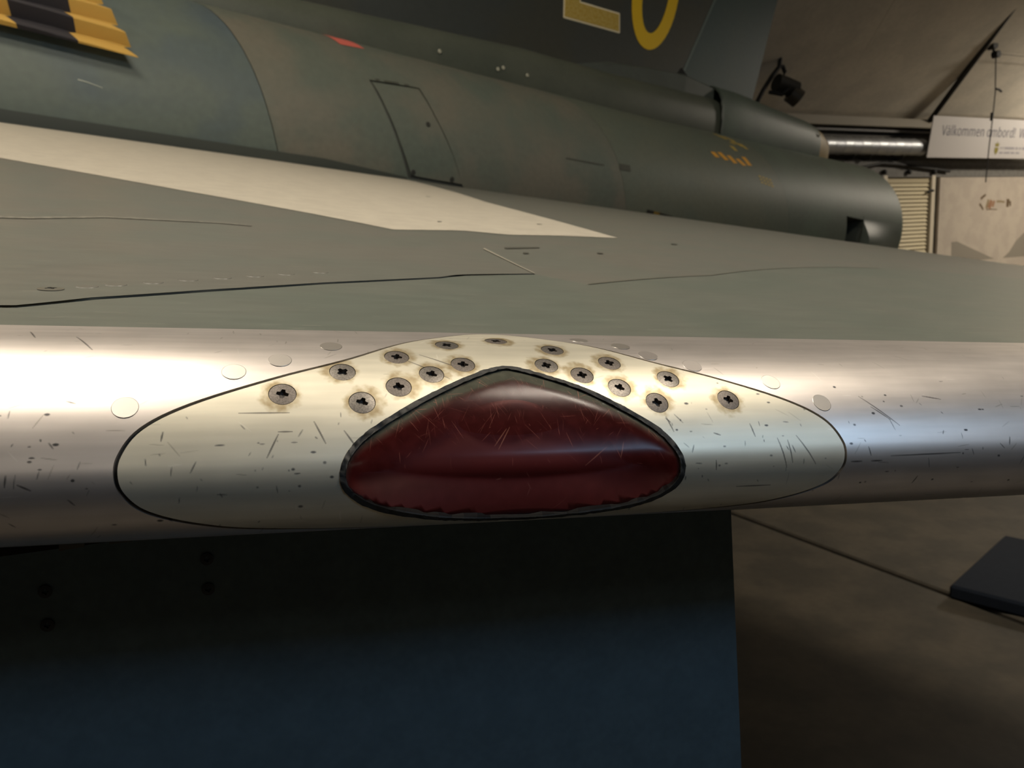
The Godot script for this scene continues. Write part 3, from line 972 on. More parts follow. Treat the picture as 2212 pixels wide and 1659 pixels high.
func build_fuselage() -> void:
	var camo := [
		worn(Color(0.37, 0.405, 0.365), Color(0.315, 0.36, 0.37), 0.008, 0.06, 91, 0.5, 0.55),
		worn(Color(0.435, 0.42, 0.365), Color(0.365, 0.395, 0.35), 0.008, 0.06, 92, 0.5, 0.55),
		worn(Color(0.395, 0.41, 0.35), Color(0.37, 0.40, 0.35), 0.008, 0.06, 93, 0.5, 0.55),
		worn(Color(0.37, 0.42, 0.365), Color(0.35, 0.385, 0.34), 0.008, 0.06, 94, 0.5, 0.55)]
	var joint := func(a: float, skew: float, t: float) -> float: return a - skew * t
	var cuts := [[-3.5, 0.0], [1.035, 0.16], [3.32, 0.19], [5.16, 0.19], [7.0, 0.0]]
	var door := ccw([Vector2(1.562, 0.596), Vector2(1.86, 0.626), Vector2(1.913, 0.385), Vector2(1.966, 0.208), Vector2(2.075, -0.152), Vector2(1.733, -0.132), Vector2(1.669, 0.111), Vector2(1.609, 0.36)])
	var leaf := ccw([Vector2(1.578, 0.583), Vector2(1.855, 0.615), Vector2(1.909, 0.383), Vector2(1.962, 0.206), Vector2(2.068, -0.128), Vector2(1.75, -0.108), Vector2(1.685, 0.112), Vector2(1.625, 0.36)])
	var intake := ccw([Vector2(6.02, 0.075), Vector2(6.3, 0.06), Vector2(6.33, -0.05), Vector2(6.38, -0.6), Vector2(6.1, -0.6)])
	for i in 4:
		var a0: Array = cuts[i]
		var a1: Array = cuts[i + 1]
		var gap: float = [0.0, 0.002, 0.001, 0.001, 0.0][i]
		var gap1: float = [0.002, 0.001, 0.001, 0.0, 0.0][i]
		var body := PackedVector2Array()
		for t in steps(-1.4, 2.6, 16):
			body.append(Vector2(joint.call(a0[0] + gap, a0[1], clampf(t, -1, 1.4)), t))
		for t in steps(2.6, -1.4, 16):
			body.append(Vector2(joint.call(a1[0] - gap1, a1[1], clampf(t, -1, 1.4)), t))
		body = ccw(Array(body))
		var s := Shell.new()
		var b := bounds(body)
		sheet(s, hull, 1.0, 0.002, steps(b.position.x, b.end.x, 18), steps(-1.4, 2.6, 44), [body], [door, intake] if i == 1 else ([intake] if i == 3 else []))
		put("fuselage_section", mesh_of(s.v, s.n), camo[i], aircraft)
	var core := func(p: Vector2) -> Vector3: return hull(p) - (hull(p) - (FO + FA * p.x)).normalized() * 0.007
	var cs := Shell.new()
	sheet(cs, core, 1.0, 0.002, steps(-3.5, 6.95, 30), steps(-1.5, 2.7, 30), [], [intake])
	put("fuselage_frame", mesh_of(cs.v, cs.n), paint(Color(0.24, 0.245, 0.22), 0.8), aircraft)
	var ds := Shell.new()
	sheet(ds, hull, 1.0, 0.002, steps(1.5, 2.1, 6), steps(-0.2, 0.7, 14), [leaf], [], -0.001)
	edge(ds, hull, 1.0, 0.002, leaf, -0.001, -0.02, false)
	var hatch := put("access_hatch", mesh_of(ds.v, ds.n), camo[1], aircraft, Transform3D(), "long access hatch in the fuselage side")
	for q in [Vector2(1.76, -0.085), Vector2(2.0, -0.1), Vector2(1.86, 0.3)]:
		var m := at_map(hull, q, 1.0, 0.002, 0.0)
		put("fastener", disc(0.014, 0.002, 0.002), paint(Color(0.17, 0.17, 0.145), 0.6), hatch, upright(m[0], m[1], FA, 0.0))
	# hinge slots above the hatch, small plates
	var dull := paint(Color(0.27, 0.275, 0.235), 0.6)
	for q in [[1.6, 0.609, 1.625, 0.617, 0.02], [1.65, 0.614, 1.74, 0.626, 0.02], [1.77, 0.624, 1.8, 0.628, 0.02], [2.816, 0.221, 3.139, 0.217, 0.013], [3.28, 0.229, 3.38, 0.229, 0.066]]:
		mark("slot_cover", [Vector2(q[0], q[1]), Vector2(q[2], q[3])], q[4], q[4], dull, Vector2.ONE)
	var chip := Shell.new()
	sheet(chip, hull, 1.0, 0.002, steps(0.2, 0.4, 3), steps(0.1, 0.3, 3), [band([Vector2(0.251, 0.183), Vector2(0.28, 0.178), Vector2(0.337, 0.159)], 0.008, 0.004)], [], 0.001)
	put("bare_scratch", mesh_of(chip.v, chip.n), paint(Color(0.62, 0.64, 0.58), 0.5), aircraft)
	# root strip along the wing
	var st := Shell.new()
	var stp := ccw([Vector2(-3, -0.03), Vector2(-0.01, -0.035), Vector2(0.46, -0.048), Vector2(1.27, -0.07), Vector2(1.72, -0.125), Vector2(1.72, -0.2), Vector2(-3, -0.2)])
	sheet(st, hull, 1.0, 0.002, steps(-3, 2, 30), steps(-0.2, 0.0, 4), [stp], [], 0.012)
	edge(st, hull, 1.0, 0.002, finer(stp, 6), 0.012, 0.0, false)
	put("wing_root_strip", mesh_of(st.v, st.n), paint(Color(0.25, 0.265, 0.235), 0.55), aircraft, Transform3D(), "dark strip where wing meets fuselage")
	# paint marks
	var yellow := paint(Color(0.86, 0.62, 0.18), 0.6)
	for q in [[4.34, 0.646, 4.369, 0.573], [4.421, 0.661, 4.471, 0.558], [4.52, 0.637, 4.567, 0.535], [4.615, 0.612, 4.676, 0.527], [4.713, 0.665, 4.745, 0.542]]:
		mark("stencil_stripe", [Vector2(q[0], q[1]), Vector2(q[2], q[3])], 0.034, 0.034, yellow, Vector2(1.6, 1))
	var pale := paint(Color(0.72, 0.62, 0.30), 0.6)
	for q in [[4.64, 1.13, 4.70, 0.99], [4.72, 1.10, 4.80, 0.99], [4.75, 0.99, 4.83, 0.88], [4.66, 0.84, 4.673, 0.75], [4.70, 0.93, 4.75, 0.9], [4.83, 0.95, 4.86, 0.84]]:
		mark("stencil_mark", [Vector2(q[0], q[1]), Vector2(q[2], q[3])], 0.035, 0.025, pale, Vector2(1.6, 1))
	for r in 3:
		for c in 4:
			var o := Vector2(4.81 + 0.042 * c + 0.006 * r, 0.415 - 0.038 * r - 0.008 * c)
			mark("stencil_mark", [o, o + Vector2(0.028, -0.006)], 0.024, 0.022, pale, Vector2.ONE)
	var rs := Shell.new()
	sheet(rs, hull, 1.0, 0.002, steps(1.4, 1.7, 4), steps(0.95, 1.45, 8), [ccw([Vector2(1.46, 1.4), Vector2(1.485, 1.222), Vector2(1.504, 1.002), Vector2(1.651, 1.039), Vector2(1.62, 1.4)])], [], 0.0012)
	put("red_marking", mesh_of(rs.v, rs.n), paint(Color(0.85, 0.42, 0.36), 0.55), aircraft)
	mark("fuel_drain", [Vector2(3.55, -0.175), Vector2(3.64, -0.18), Vector2(3.82, -0.2)], 0.05, 0.02, paint(Color(0.1, 0.095, 0.06), 0.7), Vector2.ONE)
	mark("yellow_tab", [Vector2(3.62, -0.178), Vector2(3.68, -0.183)], 0.035, 0.035, paint(Color(0.5, 0.4, 0.12), 0.6), Vector2.ONE)
	# air scoop near the tail
	var inl := Shell.new()
	edge(inl, hull, 1.0, 0.002, finer(intake, 4), 0.0, -0.5, true)
	sheet(inl, hull, 1.0, 0.002, steps(5.9, 6.5, 6), steps(-0.62, 0.1, 6), [intake], [], -0.5)
	put("scoop_mouth", mesh_of(inl.v, inl.n), paint(Color(0.33, 0.35, 0.32), 0.7), aircraft)
	var bump := func(p: Vector2) -> Vector3:
		var x := clampf((p.x - 6.3) / 0.66, 0.0, 1.0)
		var y := smoothstep(0.0, 0.32, 0.075 - p.y)
		var h := 0.085 * (1.0 - x * x * (3.0 - 2.0 * x)) * y
		var o: Vector3 = hull(p)
		return o + (o - (FO + FA * p.x)).normalized() * (h + 0.002)
	var bs := Shell.new()
	sheet(bs, bump, 1.0, 0.002, steps(6.3, 6.96, 12), steps(-0.6, 0.075, 16), [], [])
	var lipn := Shell.new()
	for t in steps(-0.6, 0.06, 15):
		var t2: float = t + 0.045
		lipn.quad(bump.call(Vector2(6.3, t)), bump.call(Vector2(6.3, t2)), hull(Vector2(6.3, t2)), hull(Vector2(6.3, t)), -FA)
	bs.v.append_array(lipn.v)
	bs.n.append_array(lipn.n)
	bs.uv.append_array(lipn.uv)
	put("scoop_fairing", mesh_of(bs.v, bs.n), worn(Color(0.34, 0.37, 0.335), Color(0.38, 0.41, 0.37), 0.01, 0.04, 95, 0.8, 0.5), aircraft)
	# jet pipe end ring
	var rings := []
	for q in [[6.99, 0.618], [7.02, 0.616], [7.03, 0.60], [7.03, 0.56], [6.6, 0.55]]:
		var ring := []
		for k in 48:
			ring.append(FO + FA * q[0] + Vector3(0, q[1] * sin(TAU * k / 48), 0) + NP * q[1] * cos(TAU * k / 48))
		rings.append(ring)
	put("jet_pipe_ring", loft(rings, false), camo[3], aircraft)
	# spine along the back, brake parachute housing, tail cap
	var spine_ring := func(a: float, top: float, wide: float, low: float) -> Array:
		var out := []
		for k in 24:
			var t := TAU * k / 24
			var c := cos(t)
			var d := sin(t)
			out.append(keel(a, low + (top - low) * (0.5 + 0.5 * signf(d) * pow(absf(d), 0.75)), wide * signf(c) * pow(absf(c), 0.75)))
		return out
	put("spine", loft([spine_ring.call(-3.5, 1.36, 0.2, 1.0), spine_ring.call(1.3, 1.415, 0.2, 1.05), spine_ring.call(2.9, 1.475, 0.2, 1.05), spine_ring.call(3.8, 1.465, 0.2, 1.05), spine_ring.call(4.75, 1.485, 0.19, 1.05), spine_ring.call(5.0, 1.46, 0.17, 1.05)]), worn(Color(0.345, 0.36, 0.31), Color(0.31, 0.33, 0.285), 0.008, 0.05, 96, 0.6, 0.45), aircraft, Transform3D(), "olive spine along the top of the fuselage")
	put("parachute_housing", loft([spine_ring.call(5.9, 1.49, 0.19, 1.07), spine_ring.call(4.84, 1.545, 0.19, 1.03), spine_ring.call(4.80, 1.565, 0.2, 1.02), spine_ring.call(4.82, 1.575, 0.215, 1.0), spine_ring.call(5.1, 1.57, 0.225, 1.0), spine_ring.call(5.6, 1.53, 0.22, 1.02), spine_ring.call(6.1, 1.50, 0.2, 1.06), spine_ring.call(6.25, 1.475, 0.185, 1.08)], false), worn(Color(0.34, 0.39, 0.34), Color(0.315, 0.355, 0.32), 0.01, 0.04, 97, 0.8, 0.5), aircraft, Transform3D(), "rounded green housing below the fin")
	put("tail_cap", loft([spine_ring.call(6.252, 1.472, 0.183, 1.08), spine_ring.call(6.36, 1.445, 0.17, 1.1), spine_ring.call(6.47, 1.40, 0.14, 1.12), spine_ring.call(6.54, 1.35, 0.09, 1.16), spine_ring.call(6.555, 1.31, 0.04, 1.2)]), paint(Color(0.60, 0.52, 0.36), 0.5), aircraft, Transform3D(), "cream tail cap")
	for q in [[2.2, 1.29], [2.62, 1.27], [2.66, 1.285], [2.85, 1.275]]:
		var o := keel(q[0], q[1], 0.205)
		put("bare_spot", disc(0.012, 0.003, 0.003), paint(Color(0.7, 0.69, 0.6), 0.5), aircraft, upright(o, NP, FA, 0.0))
	put("tail_lamp", disc(0.018, 0.006, 0.004), paint(Color(0.6, 0.6, 0.55), 0.3), aircraft, upright(keel(6.2, 1.37, 0.19), NP, FA, 0.0))
	# fin and rudder
	var fin_m := worn(Color(0.255, 0.255, 0.215), Color(0.24, 0.255, 0.24), 0.006, 0.05, 98, 0.4, 0.5)
	var rud_m := worn(Color(0.225, 0.30, 0.295), Color(0.245, 0.31, 0.295), 0.008, 0.05, 99, 0.6, 0.5)
	put("fin", plate(ccw([Vector2(0.2, 1.37), Vector2(4.46, 1.5), Vector2(4.485, 1.6), Vector2(4.815, 2.216), Vector2(5.25, 3.05), Vector2(3.3, 3.05)]), keel(0, 0, -0.05), FA, Vector3.UP, 0.1), fin_m, aircraft, Transform3D(), "dark olive tail fin")
	put("rudder", plate(ccw([Vector2(4.475, 1.5), Vector2(4.5, 1.6), Vector2(4.83, 2.216), Vector2(5.265, 3.05), Vector2(5.83, 3.05), Vector2(5.64, 2.401), Vector2(5.39, 1.54), Vector2(5.38, 1.45)]), keel(0, 0, -0.045), FA, Vector3.UP, 0.09), rud_m, aircraft, Transform3D(), "dark blue green rudder")
	put("hinge_strip", plate(band([Vector2(4.49, 1.6), Vector2(4.82, 2.216), Vector2(5.255, 3.04)], 0.02, 0.02), keel(0, 0, 0.046), FA, Vector3.UP, 0.006), paint(Color(0.36, 0.42, 0.40), 0.5), aircraft)
	put("hinge_hole_shade", plate(ccw([Vector2(4.44, 1.595), Vector2(4.475, 1.64), Vector2(4.56, 1.585), Vector2(4.55, 1.565)]), keel(0, 0, 0.05), FA, Vector3.UP, 0.005), paint(Color(0.07, 0.07, 0.065), 0.8), aircraft)  # dark plate on the fin paints the shade of a hinge hole
	var fs := Shell.new()
	var prev := []
	for q in [[3.3, 0.051, 1.46], [3.7, 0.075, 1.53], [4.1, 0.10, 1.565], [4.45, 0.12, 1.578], [4.72, 0.12, 1.55], [4.79, 0.12, 1.54]]:
		var now := [keel(q[0], 1.40, q[1]), keel(q[0], q[2] - 0.012, q[1]), keel(q[0], q[2], q[1] - 0.012), keel(q[0], q[2] + 0.012, 0.05)]
		if prev:
			for k in 3:
				var nn: Vector3 = (now[k] - prev[k]).cross(now[k + 1] - prev[k]).normalized()
				fs.quad(prev[k], now[k], now[k + 1], prev[k + 1], nn if nn.dot(NP + Vector3.UP * 2.0) > 0.0 else -nn)
		prev = now
	put("fin_fillet", mesh_of(fs.v, fs.n), worn(Color(0.30, 0.32, 0.29), Color(0.33, 0.355, 0.325), 0.01, 0.04, 102, 0.8, 0.5), aircraft)
	# yellow number on the fin: the lower part of "20" shows
	var gold := paint(Color(0.93, 0.76, 0.13), 0.4)
	var foil := worn(Color(0.90, 0.76, 0.36), Color(0.95, 0.83, 0.48), 0.02, 0.0, 101, 4.0, 0.22, 0.35)
	var zero := Shell.new()
	var on := []
	var inn := []
	for k in 40:
		var t := TAU * k / 40
		on.append(Vector2(4.147 + 0.245 * cos(t) + 0.03 * sin(t), 2.10 + 0.40 * sin(t) + 0.06 * cos(t)))
		inn.append(Vector2(4.147 + 0.142 * cos(t) + 0.03 * sin(t), 2.10 + 0.285 * sin(t) + 0.045 * cos(t)))
	for k in 40:
		var k2 := (k + 1) % 40
		add_plate(zero, PackedVector2Array([on[k], on[k2], inn[k2], inn[k]]), keel(0, 0, 0.05), FA, Vector3.UP, 0.003)
	put("number_zero", mesh_of(zero.v, zero.n), gold, aircraft, Transform3D(), "yellow painted 0")
	var two := ccw([Vector2(3.272, 1.745), Vector2(3.784, 1.757), Vector2(3.775, 1.867), Vector2(3.398, 1.858), Vector2(3.40, 1.96), Vector2(3.76, 2.2), Vector2(3.80, 2.36), Vector2(3.74, 2.5), Vector2(3.55, 2.55), Vector2(3.36, 2.5), Vector2(3.29, 2.36), Vector2(3.40, 2.36), Vector2(3.46, 2.43), Vector2(3.55, 2.45), Vector2(3.65, 2.42), Vector2(3.68, 2.34), Vector2(3.65, 2.25), Vector2(3.265, 1.99)])
	put("number_two", plate(two, keel(0, 0, 0.05), FA, Vector3.UP, 0.004), foil, aircraft, Transform3D(), "gold foil 2")
	put("number_backing", plate(Geometry2D.offset_polygon(two, 0.011)[0], keel(0, 0, 0.05), FA, Vector3.UP, 0.002), paint(Color(0.93, 0.88, 0.74), 0.5), aircraft)


func mark(called: String, line: Array, w0: float, w1: float, m: Material, squash: Vector2) -> void:
	var s := Shell.new()
	var b := band(line, w0, w1, squash)
	var r := bounds(b).grow(0.01)
	sheet(s, hull, 1.0, 0.002, steps(r.position.x, r.end.x, 4), steps(r.position.y, r.end.y, 4), [b], [], 0.0012)
	put(called, mesh_of(s.v, s.n), m, aircraft)


# ------------------------------------------------------------------ things along the far wall and on the floor
func build_far_things() -> void:
	# eaves, beam and dark recess along the far wall
	structure("trim_2", box(Vector3(30, 0.11, 0.14), 0.006), paint(Color(0.52, 0.49, 0.43), 0.7), HALL * Transform3D(Basis(), Vector3(-5, 2.79, 0.05)))
	structure("trim_3", box(Vector3(30, 0.03, 0.1), 0.004), paint(Color(0.33, 0.32, 0.31), 0.6), HALL * Transform3D(Basis(), Vector3(-5, 2.69, 0.04)))
	structure("trim_4", box(Vector3(30, 0.07, 0.02), 0.002), paint(Color(0.33, 0.32, 0.30), 0.85), HALL * Transform3D(Basis(), Vector3(-5, 2.64, 0.0)))
	structure("trim_5", box(Vector3(30, 0.22, 0.11), 0.006), worn(Color(0.36, 0.35, 0.33), Color(0.39, 0.38, 0.36), 0.02, 0.03, 111, 1.0, 0.75), HALL * Transform3D(Basis(), Vector3(-5, 2.235, 0.035)))
	# ventilation duct of short galvanised lengths with raised seams
	var duct := thing("ventilation_duct", "round galvanised ventilation duct running along the far wall under the eaves", "duct", HALL)
	var zinc := [worn(Color(0.62, 0.63, 0.64), Color(0.70, 0.71, 0.72), 0.03, 0.08, 112, 3.0, 0.42, 0.8), worn(Color(0.57, 0.58, 0.60), Color(0.66, 0.67, 0.68), 0.03, 0.08, 113, 3.0, 0.46, 0.8)]
	var prof := [[0.0, 0.1], [0.13, 0.1], [0.137, 0.105], [0.146, 0.105], [0.15, 0.1]]
	var seg := []
	for q in prof:
		var ring := []
		for k in 28:
			ring.append(Vector3(q[0], q[1] * sin(TAU * k / 28), q[1] * cos(TAU * k / 28)))
		seg.append(ring)
	var piece := loft(seg, true)
	for i in 20:
		put("duct_length", piece, zinc[i % 2], duct, Transform3D(Basis(), Vector3(-2.95 + 0.15 * i, 2.488 - 0.002 * (i % 2), 0.2)))
	put("duct_run", tube([Vector3(-14, 2.488, 0.2), Vector3(-2.95, 2.488, 0.2)], 0.1, 24), zinc[0], duct)
	put("end_cap", tube([Vector3(0.05, 2.488, 0.2), Vector3(0.11, 2.488, 0.2)], 0.104, 24), paint(Color(0.08, 0.08, 0.075), 0.8), duct)
	var dark := paint(Color(0.07, 0.065, 0.055), 0.7)
	for x in [-1.2, -0.9, -0.3]:
		var s := Shell.new()
		add_tube(s, [Vector3(x, 2.41, 0.2), Vector3(x, 2.35, 0.2), Vector3(x, 2.345, 0.0)], 0.014, 8)
		put("bracket", mesh_of(s.v, s.n), dark, duct)
	# lettered welcome board
	var sign_ := thing("welcome_sign", "long white board lettered with a greeting, high on the far wall", "sign", HALL * Transform3D(Basis(Vector3.RIGHT, 0.148), Vector3(1.35, 2.595, 0.36)))
	put("board", box(Vector3(2.72, 0.50, 0.012), 0.003), paint(Color(0.68, 0.66, 0.645), 0.6), sign_)
	var ink := paint(Color(0.30, 0.30, 0.34), 0.6)
	var words := ["Välkommen ombord!", "W"]
	for i in 2:
		var t := TextMesh.new()
		var font := SystemFont.new()
		font.font_names = PackedStringArray(["Droid Sans"])
		t.font = font
		t.text = words[i]
		t.font_size = 64
		t.pixel_size = 0.0026
		t.depth = 0.002
		t.horizontal_alignment = HORIZONTAL_ALIGNMENT_LEFT
		put("lettering", t, ink, sign_, Transform3D(Basis(), Vector3([-1.155, 0.505][i], 0.08, 0.0065)))
	var emblem := Shell.new()
	add_plate(emblem, ccw([Vector2(-0.04, 0.0), Vector2(0.04, 0.0), Vector2(0.04, -0.05), Vector2(0.0, -0.095), Vector2(-0.04, -0.05)]), Vector3(0.06, -0.11, 0.006), Vector3.RIGHT, Vector3.UP, 0.002)
	add_plate(emblem, ccw([Vector2(-0.035, 0.012), Vector2(0.035, 0.012), Vector2(0.048, 0.06), Vector2(0.022, 0.04), Vector2(0.0, 0.078), Vector2(-0.022, 0.04), Vector2(-0.048, 0.06)]), Vector3(0.06, -0.11, 0.006), Vector3.RIGHT, Vector3.UP, 0.002)
	put("emblem", mesh_of(emblem.v, emblem.n), paint(Color(0.46, 0.42, 0.1), 0.6), sign_)
	var fine := Shell.new()
	var r := RandomNumberGenerator.new()
	r.seed = 5
	for l in 2:
		var x := 0.14
		while x < (0.95 if l == 0 else 0.6):
			var w := r.randf_range(0.014, 0.024)
			add_box(fine, Transform3D(Basis(), Vector3(x + w / 2, -0.115 - 0.06 * l, 0.007)), Vector3(w, 0.03 if l == 0 else 0.024, 0.002), 0.0005)
			x += w + (0.008 if r.randf() < 0.8 else 0.03)
	put("small_print", mesh_of(fine.v, fine.n), paint(Color(0.52, 0.51, 0.53), 0.6), sign_)
	# slatted shutter
	var sh := thing("slatted_shutter", "cream slatted shutter under the eaves behind the tail", "shutter", HALL)
	var cream := paint(Color(0.70, 0.65, 0.52), 0.55)
	var slat := Shell.new()
	add_box(slat, Transform3D(Basis(Vector3.RIGHT, -0.5), Vector3.ZERO), Vector3(0.87, 0.044, 0.012), 0.003)
	var slat_mesh := mesh_of(slat.v, slat.n)
	for i in 38:
		put("slat", slat_mesh, cream, sh, Transform3D(Basis(), Vector3(0.02, 2.03 - 0.0505 * i, 0.05)))
	put("head_slat", box(Vector3(0.88, 0.07, 0.03), 0.004), paint(Color(0.64, 0.59, 0.47), 0.6), sh, Transform3D(Basis(), Vector3(0.02, 2.09, 0.045)))
	put("back_panel", box(Vector3(0.9, 2.1, 0.012), 0.002), paint(Color(0.34, 0.30, 0.22), 0.8), sh, Transform3D(Basis(), Vector3(0.02, 1.05, 0.0)))
	for x in [-0.46, 0.5]:
		put("post", box(Vector3(0.08, 2.15, 0.11), 0.006), paint(Color(0.74, 0.70, 0.62), 0.5), sh, Transform3D(Basis(), Vector3(x, 1.075, 0.04)))
	put("latch", tube([Vector3(0.38, 1.93, 0.09), Vector3(0.42, 1.96, 0.1), Vector3(0.49, 1.955, 0.1)], 0.014, 8), dark, sh)
	# sagging cable with hooks above the shutter
	var cable := thing("cable", "dark sagging cable on hooks above the cream slatted shutter", "cable", HALL)
	put("cord", tube([Vector3(-1.3, 2.2, 0.13), Vector3(-0.9, 2.25, 0.13), Vector3(-0.6, 2.295, 0.13), Vector3(-0.3, 2.285, 0.13), Vector3(0.25, 2.24, 0.13), Vector3(0.76, 2.2, 0.13)], 0.019, 8), dark, cable)
	for x in [-0.525, -0.05, 0.458]:
		var b := SphereMesh.new()
		b.radius = 0.033
		b.height = 0.066
		put("hook", b, dark, cable, Transform3D(Basis(), Vector3(x, 2.19, 0.12)))
	# display wall
	var dw := thing("display_wall", "pale display wall with a small brown emblem right of the cream shutter", "partition", HALL)
	put("panel", box(Vector3(4.6, 2.12, 0.05), 0.004), worn(Color(0.61, 0.57, 0.52), Color(0.64, 0.60, 0.545), 0.01, 0.02, 114, 0.6, 0.8), dw, Transform3D(Basis(), Vector3(2.86, 1.06, 0.115)))
	var brown := paint(Color(0.30, 0.23, 0.13), 0.7)
	var rose := paint(Color(0.50, 0.36, 0.26), 0.7)
	for q in [[1.46, 1.83, 1.57, 1.885, 0.035, 0], [1.44, 1.765, 1.53, 1.685, 0.035, 0], [1.60, 1.70, 1.64, 1.82, 0.05, 2], [1.66, 1.70, 1.71, 1.81, 0.08, 1], [1.74, 1.72, 1.78, 1.80, 0.05, 1], [1.83, 1.79, 2.02, 1.78, 0.03, 2], [2.10, 1.82, 2.09, 1.71, 0.07, 0], [2.15, 1.79, 2.16, 1.72, 0.04, 0], [1.60, 1.685, 1.85, 1.68, 0.014, 0]]:
		var m: Material = brown if q[5] == 0 else (rose if q[5] == 1 else paint(Color(0.46, 0.40, 0.29), 0.7))
		put("emblem_mark", plate(band([Vector2(q[0], q[1]), Vector2((q[0] + q[2]) / 2, (q[1] + q[3]) / 2 + 0.004), Vector2(q[2], q[3])], q[4], q[4] * 0.8), Vector3(0, 0, 0.139), Vector3.RIGHT, Vector3.UP, 0.002), m, dw)
	var grey := paint(Color(0.47, 0.445, 0.40), 0.8)  # two flat grey shapes low on the display panel
	put("grey_shape", plate(ccw([Vector2(0.86, 1.27), Vector2(0.98, 1.275), Vector2(1.34, 1.16), Vector2(1.85, 1.0), Vector2(0.88, 1.0)]), Vector3(0, 0, 0.139), Vector3.RIGHT, Vector3.UP, 0.002), grey, dw)
	put("grey_shape", plate(ccw([Vector2(2.05, 1.0), Vector2(2.2, 1.08), Vector2(2.35, 1.23), Vector2(2.54, 1.34), Vector2(2.75, 1.38), Vector2(2.9, 1.0)]), Vector3(0, 0, 0.139), Vector3.RIGHT, Vector3.UP, 0.002), grey, dw)
	# strut under the ceiling
	var strut := put("roof_strut", tube([Vector3(0.32, 2.83, 0.12), Vector3(-0.42, 3.80, 1.58), Vector3(-2.6, 6.66, 5.9)], 0.032, 10), paint(Color(0.10, 0.09, 0.07), 0.7), self, HALL)
	tag(strut, "dark steel strut slanting across the ceiling cloth", "strut")
	# pulley with a hanging wire
	var pu := thing("hanging_wire", "thin knotted wire hanging from a small pulley before the white board", "wire", HALL)
	var pm := Shell.new()
	add_tube(pm, [Vector3(-0.06, 3.50, 1.08), Vector3(-0.06, 3.50, 1.16)], 0.045, 14)
	add_tube(pm, [Vector3(0.025, 3.41, 1.08), Vector3(0.025, 3.41, 1.15)], 0.04, 14)
	add_tube(pm, [Vector3(-0.06, 3.50, 1.11), Vector3(0.025, 3.41, 1.11)], 0.014, 8)
	put("pulley", mesh_of(pm.v, pm.n), dark, pu)
	put("wire", tube([Vector3(0.03, 3.41, 1.11), Vector3(0.06, 3.0, 1.11), Vector3(0.04, 2.75, 1.11), Vector3(0.0, 2.4, 1.11), Vector3(-0.03, 1.98, 1.11)], 0.0075, 6), paint(Color(0.14, 0.13, 0.11), 0.7), pu)
	put("knot", tube([Vector3(0.07, 3.035, 1.11), Vector3(0.13, 3.03, 1.11), Vector3(0.18, 3.01, 1.11)], 0.013, 6), dark, pu)
	put("knot", tube([Vector3(0.02, 2.77, 1.11), Vector3(0.015, 2.68, 1.11)], 0.018, 6), dark, pu)
	put("guy_wire", tube([Vector3(0.03, 3.42, 1.11), Vector3(2.6, 3.44, 1.11)], 0.003, 5), paint(Color(0.3, 0.28, 0.24), 0.8), pu)
	# spotlight on a bracket
	var sp := thing("spotlight", "dark stage spotlight on a looped bracket under the ceiling", "spotlight", HALL)
	put("bracket_arm", tube([Vector3(-3.33, 2.76, 0.7), Vector3(-3.20, 2.95, 0.7), Vector3(-3.08, 3.09, 0.7), Vector3(-2.98, 3.185, 0.7), Vector3(-2.93, 3.19, 0.7), Vector3(-2.90, 3.14, 0.7), Vector3(-2.92, 3.08, 0.7), Vector3(-3.0, 3.0, 0.7)], 0.022, 8), dark, sp)
	put("lamp_can", tube([Vector3(-3.02, 3.03, 0.7), Vector3(-2.92, 3.0, 0.72), Vector3(-2.80, 2.95, 0.76)], 0.088, 16), paint(Color(0.12, 0.115, 0.09), 0.6), sp)
	put("lamp_front", tube([Vector3(-2.86, 2.93, 0.74), Vector3(-2.78, 2.86, 0.78)], 0.095, 16), paint(Color(0.24, 0.22, 0.18), 0.4), sp)
	put("yoke", tube([Vector3(-3.12, 2.93, 0.7), Vector3(-3.0, 2.9, 0.76), Vector3(-2.95, 2.96, 0.8)], 0.02, 8), dark, sp)
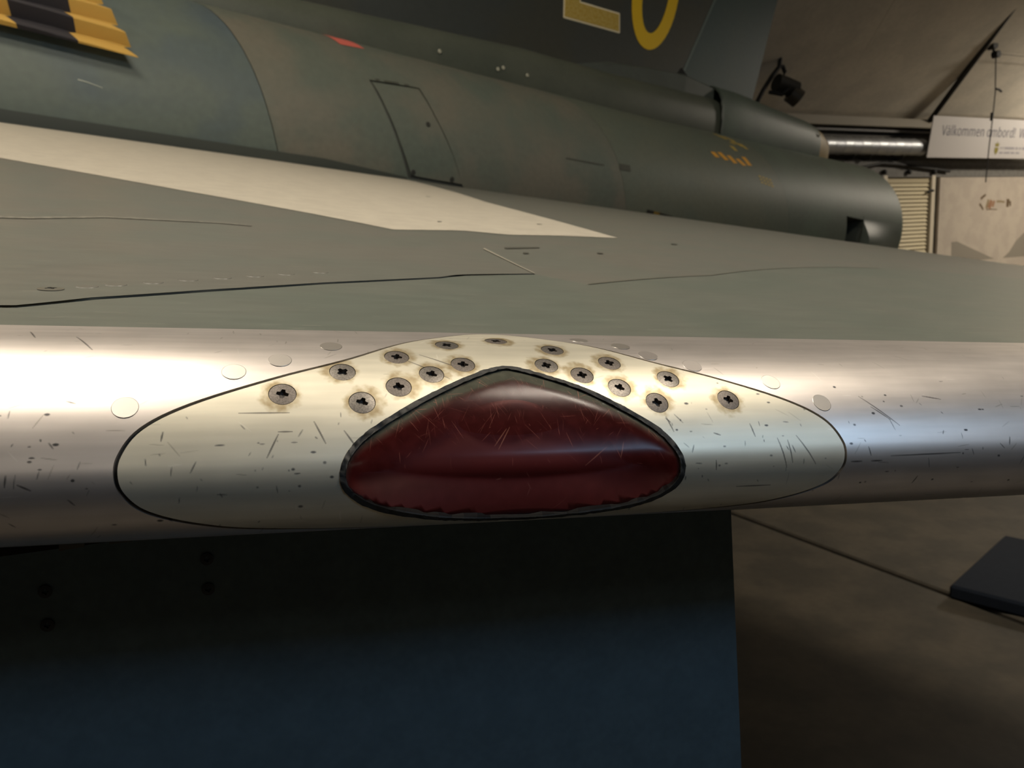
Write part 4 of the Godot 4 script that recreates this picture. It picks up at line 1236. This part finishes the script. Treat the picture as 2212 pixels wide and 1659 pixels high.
	put("ceiling_mount", tube([Vector3(-2.98, 3.19, 0.7), Vector3(-2.98, 3.32, 0.72)], 0.02, 8), dark, sp)
	# floor platform
	var mat := put("floor_platform", box(Vector3(1.3, 0.06, 0.75), 0.01), worn(Color(0.065, 0.095, 0.135), Color(0.075, 0.105, 0.145), 0.02, 0.05, 115, 2.0, 0.95), self, Transform3D(Basis(Vector3(0.69, 0, 0.7238), Vector3.UP, Vector3(-0.7238, 0, 0.69)), Vector3(2.5, 0.03, -2.95)))
	tag(mat, "dark blue platform lying on the concrete floor by the open joint", "platform")


# striped cloth cover lying in pleats on the fuselage
func build_cover() -> void:
	var cover := thing("cloth_cover", "pleated yellow and black striped cloth lying over the fuselage top", "cloth", AIR)
	var drape := func(p: Vector2) -> Vector3:
		var q := p.y
		var saw := fposmod(q * 6.0 + 0.38 - 0.3 * (1.0 - p.x), 1.0)
		var a_end := lerpf(0.475, 0.26, q) - 0.03 * saw
		var a := lerpf(-0.9, a_end, p.x)
		var th := lerpf(lerpf(0.42, 0.33, pow(p.x, 1.4)), 1.15, q)
		var fold := saw / 0.4 if saw < 0.4 else (1.0 - saw) / 0.6
		var lift := 0.02 + 0.06 * fold * (1.0 - 0.35 * p.x) 
		var o := hull(Vector2(a, th))
		return o + (o - (FO + FA * a)).normalized() * lift
	var yel := paint(Color(0.76, 0.60, 0.27), 0.8)
	yel.rim_enabled = true
	yel.rim = 0.3
	var blk := paint(Color(0.135, 0.12, 0.135), 0.8)
	blk.rim_enabled = true
	blk.rim = 0.4
	var cuts := [[0.0, 0.0], [0.35, 0.33], [0.52, 0.50], [0.70, 0.72], [0.845, 0.955], [1.0, 1.0]]
	for i in 5:
		var s := Shell.new()
		var b := ccw([Vector2(cuts[i][0], 0), Vector2(cuts[i + 1][0], 0), Vector2(cuts[i + 1][1], 1), Vector2(cuts[i][1], 1)])
		sheet(s, drape, 1.0, 0.002, steps(0, 1, 20), steps(0, 1, 140), [b], [])
		put("cloth_panel", mesh_of(s.v, s.n), blk if i % 2 == 1 else yel, cover)
